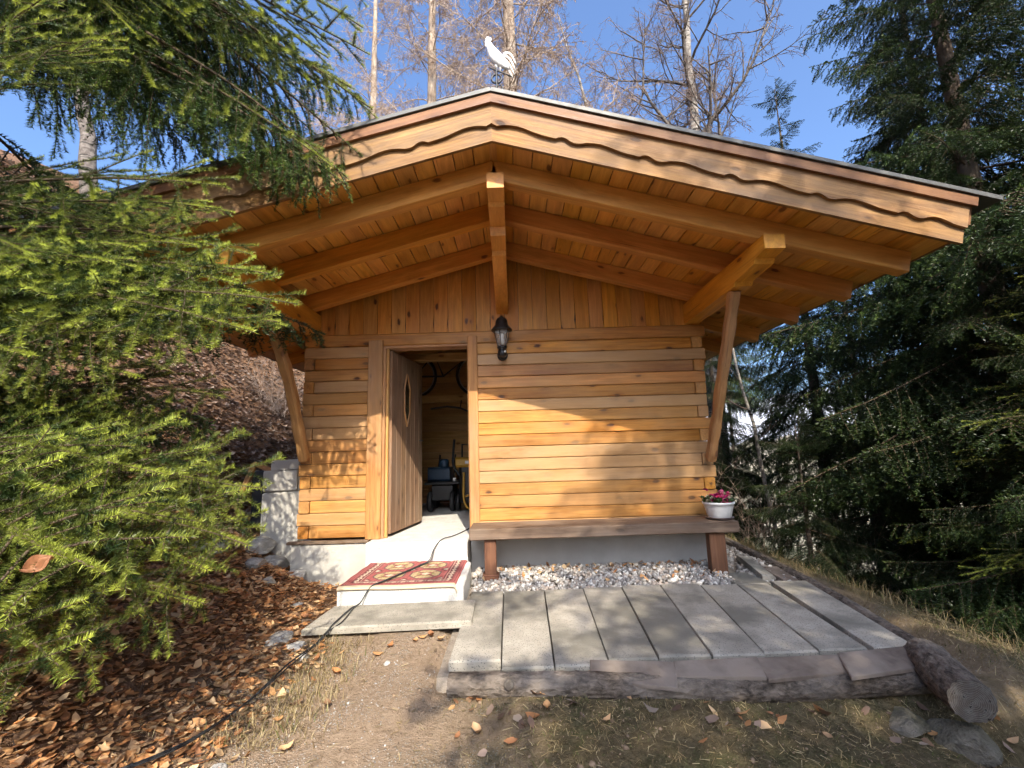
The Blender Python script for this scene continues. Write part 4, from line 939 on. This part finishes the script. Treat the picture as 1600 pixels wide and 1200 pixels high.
uppr = [(-.89, -2.0, 3.864), (-.919, -2.0, 3.208), (-1.114, -2.0, 3.537), (-.957, -2.1, 2.939), (-1.727, -2.0, 3.99), (-1.489, -1.9, 4.241), (-1.89, -2.2, 3.517), (-1.3, -1.7, 3.6), (-1.2, -1.8, 4.1), (-1.05, -2.2, 4.4), (-1.7, -1.5, 4.3), (-2.1, -1.5, 3.9), (-1.9, -2.6, 4.0), (-1.35, -2.3, 3.75), (-1.75, -2.7, 3.5), (-1.1, -1.95, 3.0), (-1.0, -2.05, 3.5), (-1.55, -2.05, 3.75), (-.95, -1.9, 4.5), (-1.35, -2.1, 4.7), (-.921, -2.1, 3.905), (-.898, -2.0, 3.624), (-.898, -2.1, 3.285), (-.921, -2.2, 2.952), (-1.068, -2.2, 2.86), (-1.219, -2.1, 3.12), (-1.206, -2.0, 3.778), (-1.474, -2.1, 3.461), (-1.799, -2.2, 3.874), (-1.919, -2.4, 3.412), (-1.989, -2.6, 3.369)]
MID = [(-0.929, -2.85, 1.841), (-1.07, -2.75, 1.967), (-1.115, -2.8, 1.822), (-1.275, -2.7, 2.053), (-1.423, -2.7, 2.119), (-1.326, -2.8, 1.787), (-1.473, -2.8, 1.931), (-1.623, -2.8, 2.079), (-1.644, -2.9, 1.872), (-1.798, -2.9, 2.093), (-1.798, -3.0, 1.916), (-1.305, -2.7, 1.687), (-1.449, -2.8, 1.668), (-1.045, -2.7, 1.765), (-1.524, -3.0, 1.623), (-1.596, -3.1, 1.704), (-1.221, -2.6, 2.094), (-1.42, -2.6, 2.344), (-1.607, -2.6, 2.366), (-1.261, -2.6, 1.785)]
LOW = [(-0.998, -2.8, 0.953), (-1.037, -3.0, 0.9), (-1.242, -3.1, 0.946), (-1.366, -3.2, 0.997), (-1.372, -3.1, 1.091), (-1.102, -3.0, 0.757), (-1.165, -3.1, 0.675), (-1.139, -3.4, 0.771), (-1.191, -2.8, 1.031), (-1.358, -3.3, 1.146), (-1.105, -2.6, 1.088)]
rr = random.Random(5)
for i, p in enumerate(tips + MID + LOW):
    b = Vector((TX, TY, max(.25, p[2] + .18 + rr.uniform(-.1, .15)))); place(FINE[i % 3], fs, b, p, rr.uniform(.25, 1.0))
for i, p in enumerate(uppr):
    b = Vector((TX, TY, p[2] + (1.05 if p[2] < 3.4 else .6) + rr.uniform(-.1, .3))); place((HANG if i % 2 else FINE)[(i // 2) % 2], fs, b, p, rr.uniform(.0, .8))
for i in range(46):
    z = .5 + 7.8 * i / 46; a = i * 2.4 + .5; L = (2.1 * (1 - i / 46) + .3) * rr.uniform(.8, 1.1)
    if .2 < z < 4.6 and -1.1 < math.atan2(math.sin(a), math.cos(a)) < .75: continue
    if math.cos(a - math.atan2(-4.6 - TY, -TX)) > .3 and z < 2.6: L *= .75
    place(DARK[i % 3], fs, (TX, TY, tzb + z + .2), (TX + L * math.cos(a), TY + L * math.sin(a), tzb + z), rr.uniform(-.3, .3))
# right-hand wood
spruce(5.55, .35, 13.0, .13, 'big spruce at the right edge with a bare lit trunk', 170, 2.6, DARK, 3.0, seed=1, dead=40, droop=.35)
spruce(7.0, -1.0, 12.0, .12, 'dense dark spruce cut by the right frame edge', 140, 2.5, DARK, 1.2, seed=2, droop=.3)
spruce(5.5, 3.5, 10.0, .10, 'slim dark spruce in the middle of the right-hand wood', 90, 2.1, DARK, 2.2, seed=3, dead=40, droop=.4)
spruce(3.75, 3.7, 5.4, .06, 'small drooping spruce just right of the cabin corner', 70, 1.25, DARK, .6, seed=4, droop=.5)
spruce(6.9, 2.4, 11.0, .11, 'tall dark spruce behind the big right-hand trunk', 100, 2.3, DARK, 1.6, seed=5, droop=.35)
spruce(8.6, 6.5, 11.0, .11, 'shaded spruce farther back in the right-hand wood', 80, 2.2, ROUGH, 1.2, seed=6, droop=.35)
spruce(4.75, -.6, 3.4, .04, 'young bushy spruce below the terrace at the right', 80, 1.6, [DARK[0], DARK[1], FINE[1]], .25, seed=7, droop=.15)
spruce(3.5, 1.0, 1.9, .03, 'small young spruce behind the terrace edge log', 34, .8, [DARK[2], DARK[1]], .2, seed=8, droop=.2)
spruce(9.0, 14.0, 13.4, .08, 'distant pale spruce top peeking over the right roof slope', 110, 2.0, HANG, 7, seed=9, shape=.9)
spruce(1.85, 9.0, 11.4, .10, 'olive conifer top showing behind the roof ridge', 90, 2.3, HANG, 6, seed=10)
spruce(5.0, -.95, 4.8, .05, 'low bushy spruce with hanging boughs at the lower right', 130, 2.1, [DARK[0], DARK[1], FINE[0]], .3, seed=15, droop=.3)
spruce(10.5, 3.0, 15.0, .14, 'tall spruce at the back of the right-hand wood', 90, 2.8, ROUGH, 1.0, seed=16, droop=.35)
spruce(6.4, 1.6, 12.0, .11, 'dark spruce filling the gap behind the big right-hand trunk', 100, 2.4, DARK, 1.8, seed=17, droop=.4)
spruce(8.3, .6, 13.0, .12, 'dense dark spruce high behind the right frame edge', 100, 2.6, DARK, 2.0, seed=18, droop=.35)
# spruces behind the photographer, throwing the shade over the lower right
spruce(3.3, -8.6, 13.0, .2, 'wide spruce behind the viewer shading the terrace', 84, 4.6, ROUGH, 2.0, seed=12)
spruce(8.4, -6.5, 21.0, .25, 'tall spruce behind the viewer shading the right-hand wood', 130, 4.2, ROUGH, 3, seed=13)
spruce(11.5, -8.0, 22.0, .25, 'farther tall spruce behind the viewer', 110, 4.5, ROUGH, 3, seed=14)

# ------------------------------------------------------------------ bare larches and birches
def bare_tree(x, y, H, r0, label, mats, seed, lean=(0, 0), first=.25, nmain=34, lmain=2.6, up=.5, fine=1.0, tw=.0035, droop=0.0, name='larch_tree', ndepth=3, lk=.30):
    r = np.random.default_rng(seed); zb = tz(x, y) - .2
    t = empty(name, (x, y, zb), label, 'tree', 'bare trees behind the cabin')
    k = 14; tp = np.array([(x + lean[0] * (i / k) ** 1.2 + r.normal() * .035 * i / k, y + lean[1] * i / k + r.normal() * .035, zb + H * i / k) for i in range(k + 1)])
    V, F = tubes([(tp, r0 * (1 - np.linspace(0, .93, k + 1)) ** .85)], 10); obj('trunk', mesh_np(V - np.array([x, y, zb]), F, smooth=True), mats[0], t, Matrix.Translation((x, y, zb)))
    big, fin = [], []
    def grow(p, d, L, rad, lev):
        kk = 7 if lev == 1 else (5 if lev == 2 else 3); P = [np.array(p)]; d = d / np.linalg.norm(d)
        for i in range(kk):
            d = d + r.normal(size=3) * .13 + np.array([0, 0, (up * .18 if lev < 3 else -droop * .5)]); d /= np.linalg.norm(d); P.append(P[-1] + d * L / kk)
        P = np.array(P); (big if rad > .009 else fin).append((P, np.linspace(rad, max(tw * .6, rad * .25), kk + 1)))
        if lev >= ndepth + 1 or L < .12: return
        n_ = int((6 + L * 4.2) * fine) if lev < ndepth else int((3 + L * 9) * fine)
        for j in range(n_):
            u_ = .15 + .83 * (j + r.random()) / n_; q_ = u_ * kk; i0 = min(int(q_), kk - 1); pp = P[i0] + (P[i0 + 1] - P[i0]) * (q_ - i0); d0 = P[i0 + 1] - P[i0]; d0 /= np.linalg.norm(d0)
            e = d0 + r.normal(size=3) * .75; e[2] -= droop * .4
            grow(pp, e, L * r.uniform(.25, .5) * (1.15 - .5 * u_) * (1.25 if lev == ndepth else 1), max(tw, rad * .38), lev + 1)
    for i in range(nmain):
        f = first + (1 - first) * (i + r.random()) / nmain; q_ = f * k; i0 = min(int(q_), k - 1); p = tp[i0] + (tp[i0 + 1] - tp[i0]) * (q_ - i0)
        a = i * 2.4 + r.normal() * .4; L = lmain * (1.05 - f) ** .6 * r.uniform(.7, 1.2)
        grow(p, np.array([math.cos(a), math.sin(a), up * r.uniform(.4, 1.3)]), L, max(.008, r0 * lk * (1.08 - f)), 1)
    V, F = tubes(big, 5) if big else (np.zeros((0, 3)), np.zeros((0, 4), int)); V2, F2 = tubes(fin, 3)
    if len(V): obj('limbs', mesh_np(V, F, smooth=True), mats[1], t)
    obj('crown', mesh_np(V2, F2), mats[2], t)
    return t
LM = (M_LARCHBARK, M_LARCHBARK, M_TWIGL); BM = (M_BIRCH, M_BLIMB, M_TWIGB)
bare_tree(.18, 4.7, 20.0, .27, 'tall bare larch with golden trunk behind the rooster', LM, 1, first=.36, nmain=58, lmain=3.4, up=.22, fine=.98, droop=.45, tw=.0048, lk=.15)
bare_tree(-1.80, 5.0, 18.0, .19, 'bare larch with fine pinkish twigs left of the rooster', LM, 2, lean=(.15, 0), first=.36, nmain=52, lmain=3.0, up=.25, fine=.98, droop=.45, tw=.0046, lk=.16)
bare_tree(-3.7, 6.8, 16.0, .16, 'bare larch behind the upper spruce boughs at the left', LM, 5, first=.35, nmain=40, lmain=2.8, up=.3, fine=.75, droop=.4, tw=.0046, lk=.16)
bare_tree(4.15, 4.6, 15.5, .20, 'white-barked bare birch with spreading limbs right of the ridge', BM, 3, lean=(.3, 0), first=.44, nmain=22, lmain=5.2, up=.85, fine=.78, droop=.2, tw=.004, name='birch_tree', lk=.46)
bare_tree(4.3, 6.0, 14.0, .12, 'slim leaning bare birch between the larch and the big birch', BM, 4, lean=(-2.8, 0), first=.42, nmain=24, lmain=3.2, up=.7, fine=.6, droop=.25, tw=.004, name='birch_tree')
bare_tree(3.95, 2.35, 6.5, .034, 'thin white birch stem among the right-hand spruces', BM, 6, lean=(-.75, .2), first=.3, nmain=14, lmain=.9, up=.6, fine=.6, tw=.002, name='birch_tree')
bare_tree(-8.2, 3.6, 9.0, .16, 'leaning grey bare trunk above the left roof edge', (M_BLIMB, M_TWIGB, M_TWIGB), 7, lean=(-2.6, .5), first=.3, nmain=20, lmain=2.2, up=.5, fine=.5, name='bare_tree')
bare_tree(-6.2, 6.2, 9.0, .09, 'dark slim bare tree on the leafy hillside', (M_BARK, M_TWIGB, M_TWIGB), 8, lean=(-.8, .3), first=.25, nmain=22, lmain=1.9, up=.5, fine=.5, name='bare_tree')
def shrub(x, y, h, n, seed, label, mat=M_TWIGL):
    r = np.random.default_rng(seed); zb = tz(x, y) - .03; polys = []
    for i in range(n):
        a = r.uniform(0, 6.28); P = poly_twig((x + r.normal() * .12, y + r.normal() * .12, zb), (math.cos(a) * .5, math.sin(a) * .5, 1), h * r.uniform(.6, 1.1), .25, 6, r, .3); polys.append((P, np.linspace(.006, .0018, 7)))
        for j in range(9):
            b_ = P[r.integers(1, 6)]; polys.append((poly_twig(b_, r.normal(size=3) * .8 + np.array([0, 0, .5]), h * r.uniform(.15, .4), .1, 3, r, .3), np.linspace(.003, .0013, 4)))
    V, F = tubes(polys, 3); c = np.array([x, y, zb]); return tag(obj('bare_shrub', mesh_np(V - c, F), mat, None, Matrix.Translation((x, y, zb))), label, 'shrub', 'bare shrubs')
for i, (x, y, h, lb) in enumerate([(-4.2, 3.3, 1.3, 'in the middle of the hillside'), (-3.3, 3.9, 1.2, 'behind the left brace'), (-5.2, 4.6, 1.6, 'high on the hillside'), (-2.9, 2.9, .9, 'close to the left cabin wall'), (-6.2, 3.4, 1.3, 'far left on the hillside'), (-4.6, 5.8, 1.7, 'along the hillside skyline')]):
    shrub(x, y, h, 22, 60 + i, 'tangled bare shrub ' + lb)
for i, (x, y, h, lb) in enumerate([(3.6, 2.2, 1.2, 'at the foot of the thin birch'), (4.6, 1.7, 1.5, 'between the right-hand trunks'), (5.0, 3.0, 1.5, 'deep in the right-hand wood'), (3.2, 3.2, 1.4, 'behind the flower pot')]):
    shrub(x, y, h, 18, 80 + i, 'dry bare undergrowth ' + lb)

# ------------------------------------------------------------------ fallen leaves and grass
def leaf_verts(n, L, Wd, curl):
    """curled pointed leaf: 8 verts, 6 triangles"""
    t = np.array([0, .3, .3, .3, .7, .7, .7, 1.0]); s = np.array([0, -1, 0, 1, -.8, 0, .8, 0.0]) * .5
    x = (t - .5)[None] * L[:, None]; y = s[None] * Wd[:, None]
    z = curl[:, None] * (L[:, None] * ((t - .5) ** 2)[None] * 1.6) + curl[:, None] * rng.uniform(-.3, 1.0, (n, 1)) * np.abs(s)[None] * Wd[:, None] * 1.2 + rng.uniform(-.06, .06, (n, 8)) * L[:, None]
    return np.stack([x, y, z], -1)
LT = np.array([(0, 1, 2), (0, 2, 3), (1, 4, 5), (1, 5, 2), (2, 5, 6), (2, 6, 3), (4, 7, 5), (5, 7, 6)])
lpal = np.array([(.50, .27, .14), (.62, .44, .29), (.22, .13, .085), (.46, .22, .10), (.37, .17, .08), (.54, .30, .15), (.28, .13, .07), (.46, .29, .18), (.58, .38, .23)])
lpal = lpal * np.array([1.14, 1.14, .98])
hpal = np.array([(.17, .105, .07), (.23, .15, .105), (.27, .19, .14), (.12, .075, .05), (.32, .25, .19)])
def leaves(name, x, y, size, pal_, label, tilt=.24, lift=.010):
    n = len(x); V = leaf_verts(n, size, size * rng.uniform(.4, .62, n), rng.uniform(-.35, .7, n))
    a = rng.uniform(0, 6.28, n); e = rng.normal(0, tilt, n); f = rng.normal(0, tilt, n)
    c, s = np.cos(a), np.sin(a)
    z = V[..., 2] + V[..., 0] * e[:, None] + V[..., 1] * f[:, None]
    X_ = V[..., 0] * c[:, None] - V[..., 1] * s[:, None] + x[:, None]; Y_ = V[..., 0] * s[:, None] + V[..., 1] * c[:, None] + y[:, None]
    zz = terrain(x, y) + lift * rng.uniform(.2, 2.0, n)
    Vv = np.stack([X_, Y_, z + zz[:, None]], -1).reshape(-1, 3)
    T = (LT[None] + (np.arange(n) * 8)[:, None, None]).reshape(-1, 3)
    col = np.repeat(pal_[rng.integers(0, len(pal_), n)] * rng.uniform(.7, 1.2, (n, 1)), 8, 0)
    return tag(obj(name, mesh_np(Vv, T, col=col), M_LEAF), label, 'leaves', kind='stuff')
n = 36000; x = rng.uniform(-4.2, -.6, n); y = rng.uniform(-4.4, .4, n)
edge_ = -1.22 - .30 * sstep(-2.5, -.2, y) + .22 * vn(x, y, 2.4, 21) + rng.normal(0, .12, n) - .25 * sstep(-1.7, -1.2, y)
k_ = (x < edge_) & ~((x > -2.25) & (y > -.12)) & ~((x > -1.45) & (y > -1.5)); x, y = x[k_], y[k_]
leaves('leaf_carpet', x, y, rng.uniform(.022, .072, len(x)), lpal, 'thick carpet of dry orange brown leaves covering the left bank')
n = 42000; x = rng.uniform(-9, -2.3, n); y = rng.uniform(.2, 9, n); k_ = ~((x > -2.95) & (y < .7) & (y > .1)) & (rng.random(n) < 1.2 - .07 * np.hypot(x, y)); x, y = x[k_], y[k_]
leaves('hillside_leaves', x, y, rng.uniform(.05, .11, len(x)), hpal, 'grey brown leaf litter covering the hillside behind the spruce', .3)
n = 1500; x = rng.uniform(-.4, 3.4, n); y = rng.uniform(-3.6, -2.14, n) ; k_ = (rng.random(n) < .06 + .9 * np.clip(vn(x, y, 3.0, 23) - .45, 0, 1) + .25 * (y > -2.4)) & (x < 2.0 + .8 * rng.random(n)); x, y = x[k_], y[k_]
leaves('front_leaves', x, y, rng.uniform(.03, .075, len(x)), np.concatenate([lpal, hpal]), 'scattered dry leaves in the grass below the front log', .4)
n = 420; x = rng.uniform(-.3, 1.8, n); y = rng.uniform(-.62, -.02, n); k_ = rng.random(n) < .12 + .8 * sstep(-.35, -.05, y); x, y = x[k_], y[k_]
o = leaves('gravel_leaves', x, y, rng.uniform(.03, .06, len(x)), lpal, 'dry leaves blown onto the gravel under the bench', .5)
o.location.z = .0
me = o.data; co = np.empty(len(me.vertices) * 3, np.float32); me.vertices.foreach_get('co', co); co = co.reshape(-1, 3)
co[:, 2] += np.repeat(.105 - terrain(x, y), 8); me.vertices.foreach_set('co', co.ravel())
n = 160; x = rng.uniform(.3, 2.1, n); y = rng.uniform(-2.06, -1.98, n); o = leaves('ledge_leaves', x, y, rng.uniform(.025, .055, n), lpal, 'dry leaves caught between slabs and front log', .4)
me = o.data; co = np.empty(len(me.vertices) * 3, np.float32); me.vertices.foreach_get('co', co); co = co.reshape(-1, 3)
co[:, 2] += np.repeat(.035 - terrain(x, y), 8); me.vertices.foreach_set('co', co.ravel())
# single leaves on the path
LX_ = [(-.856, -1.69, .055), (-1.224, -2.10, .07), (-1.12, -2.17, .06), (-1.03, -1.88, .06), (-.80, -1.62, .05), (-.62, -1.52, .05), (-.57, -1.50, .055), (-.50, -1.53, .05), (-.45, -1.56, .05), (-.66, -1.56, .045), (-1.16, -1.80, .05), (-.95, -2.2, .05), (-.40, -1.62, .05), (.05, -2.33, .06), (.12, -2.28, .05), (-.05, -2.5, .05), (-.20, -2.42, .055), (-1.0, -2.5, .055), (-.2, -1.2 - .9, .04)]
for i, (lx, ly, ls) in enumerate(LX_):
    v8 = leaf_verts(1, np.array([ls * 1.25]), np.array([ls * .75]), np.array([rng.uniform(.3, 1.1)]))[0]
    o = obj('fallen_leaf', mesh_np(v8, LT, col=np.tile(lpal[i % 9], (8, 1))), M_LEAF, None, Matrix.Translation((lx, ly, tz(lx, ly) + .012)) @ Matrix.Rotation(i * 1.9, 4, 'Z'))
    tag(o, 'single curled brown leaf lying on the bare dirt path', 'leaf', 'single leaves on the dirt path')
gu, gw = np.meshgrid(np.linspace(-1, 1, 15), np.linspace(-1, 1, 13)); wl = np.sqrt(np.clip(1.02 - gu ** 2, 0, 1)) * (1 - .25 * gu)
gu = gu * .66; gw = gw * .66; cx_ = gu * .046; cy_ = gw * wl * .034; cz_ = .020 * gw ** 2 + .012 * gu ** 2 + .006 * np.sin(gu * 5 + gw * 3) + .004 * np.sin(gw * 9 - gu * 4)
ci = (np.arange(12)[:, None] * 15 + np.arange(14)[None]).ravel()
o = obj('curled_leaf', mesh_np(np.stack([cx_.ravel(), cy_.ravel(), cz_.ravel()], 1), np.stack([ci, ci + 1, ci + 16, ci + 15], 1), col=np.array((.27, .12, .055)) * rng.uniform(.8, 1.2, (195, 1)), smooth=True), M_LEAF, None, Matrix.Translation((-1.16, -3.46, .965)) @ Matrix.Rotation(.9, 4, 'X') @ Matrix.Rotation(.5, 4, 'Z'))
tag(o, 'large curled brown leaf caught in the left spruce bough', 'leaf')
# dry grass
def grass(name, x, y, hgt, cols, label, lie=.9):
    n = len(x); z = terrain(x, y); a = rng.uniform(0, 6.28, n); b_ = rng.uniform(.35, lie, n); W_ = rng.uniform(.0010, .0022, n)
    d = np.stack([np.cos(a), np.sin(a)], -1); pz = np.stack([-np.sin(a), np.cos(a)], -1); P = []
    for t, wd in ((0, 1), (.5, .8), (1, .05)):
        off = hgt * (t ** 1.5) * b_; zz = z - .004 + hgt * t * np.clip(1 - .72 * b_ * t, .06, 1)
        for s in (-1, 1): P.append(np.stack([x + d[:, 0] * off + s * W_ * wd * pz[:, 0], y + d[:, 1] * off + s * W_ * wd * pz[:, 1], zz], -1))
    V = np.stack(P, 1).reshape(-1, 3); q4 = np.array([(0, 1, 3, 2), (2, 3, 5, 4)]); T = (q4[None] + (np.arange(n) * 6)[:, None, None]).reshape(-1, 4)
    return tag(obj(name, mesh_np(V, T, col=np.repeat(cols, 6, 0)), M_GRASS), label, 'grass', kind='stuff')
gp = np.array([(.34, .26, .13), (.26, .19, .095), (.20, .155, .08), (.11, .125, .035), (.42, .34, .19)])
n = 44000; x = rng.uniform(-.9, 3.9, n); y = rng.uniform(-4.0, -1.2, n); k_ = ((y < -2.13) | (x > 2.5)) & (rng.random(n) < sstep(-.7, .4, x + .35 * vn(x, y, 3, 24)) * (.45 + .55 * vn(x, y, 5, 25)) + .9 * (y > -2.28) * (x > -.35) * .6); x, y = x[k_], y[k_]
grass('dry_grass', x, y, rng.uniform(.012, .045, len(x)) * (1 + .9 * (rng.random(len(x)) > .95)), gp[rng.choice(5, len(x), p=[.25, .25, .2, .2, .1])] * rng.uniform(.7, 1.2, (len(x), 1)), 'short dry straw and sparse green grass in front of the log', 1.3)
n = 1600; x = rng.normal(-1.15, .12, n); y = rng.uniform(-2.5, -1.5, n); grass('bank_grass', x, y, rng.uniform(.04, .10, n), gp[rng.choice(5, n, p=[.35, .25, .1, .1, .2])], 'pale dry grass blades along the left edge of the path')
n = 9000; x = rng.uniform(2.65, 6, n); y = rng.uniform(-3.4, 6, n); grass('slope_grass', x, y, rng.uniform(.06, .22, n), gp[rng.choice(5, n, p=[.35, .25, .15, .1, .15])], 'dry grass on the slope below the right-hand trees')

def litter(name, x, y, Ls, label, cols, wd=.0012):
    n = len(x); a = rng.uniform(0, 6.28, n); dx, dy = np.cos(a) * Ls / 2, np.sin(a) * Ls / 2; px, py = -np.sin(a) * wd, np.cos(a) * wd
    z0 = terrain(x - dx, y - dy) + rng.uniform(.002, .012, n); z1 = terrain(x + dx, y + dy) + rng.uniform(.002, .012, n)
    V = np.stack([np.stack([x - dx - px, y - dy - py, z0], -1), np.stack([x - dx + px, y - dy + py, z0 + wd], -1), np.stack([x + dx + px, y + dy + py, z1 + wd], -1), np.stack([x + dx - px, y + dy - py, z1], -1)], 1).reshape(-1, 3)
    return tag(obj(name, mesh_np(V, np.arange(n * 4).reshape(-1, 4), col=np.repeat(cols, 4, 0)), M_GRASS), label, 'litter', kind='stuff')
n = 14000; x = rng.uniform(-1.7, 3.6, n); y = rng.uniform(-4.0, -.9, n); k_ = ~((x > -1.6) & (x < 2.45) & (y > -1.45)) & ~((x > -.45) & (x < 2.4) & (y > -2.14)) & (rng.random(n) < .25 + .75 * sstep(-.6, .3, x) + .6 * (x < -1.0)); x, y = x[k_], y[k_]; n = len(x)
litter('needle_litter', x, y, rng.uniform(.012, .05, n), 'fine straw and needle litter scattered over the front ground', gp[rng.choice([0, 1, 2, 4], n)] * rng.uniform(.6, 1.2, (n, 1)))
n = 900; x = rng.uniform(-4.0, -1.1, n); y = rng.uniform(-4.2, .2, n); k_ = (x < -1.2) & ~((x > -1.5) & (y > -1.5)) & ~((x > -2.25) & (y > -.15)); x, y = x[k_], y[k_]; n = len(x)
litter('twig_litter', x, y, rng.uniform(.06, .28, n), 'thin dry twigs lying among the leaves on the left bank', np.array([(.16, .11, .08)]) * rng.uniform(.6, 1.5, (n, 1)), .0022)
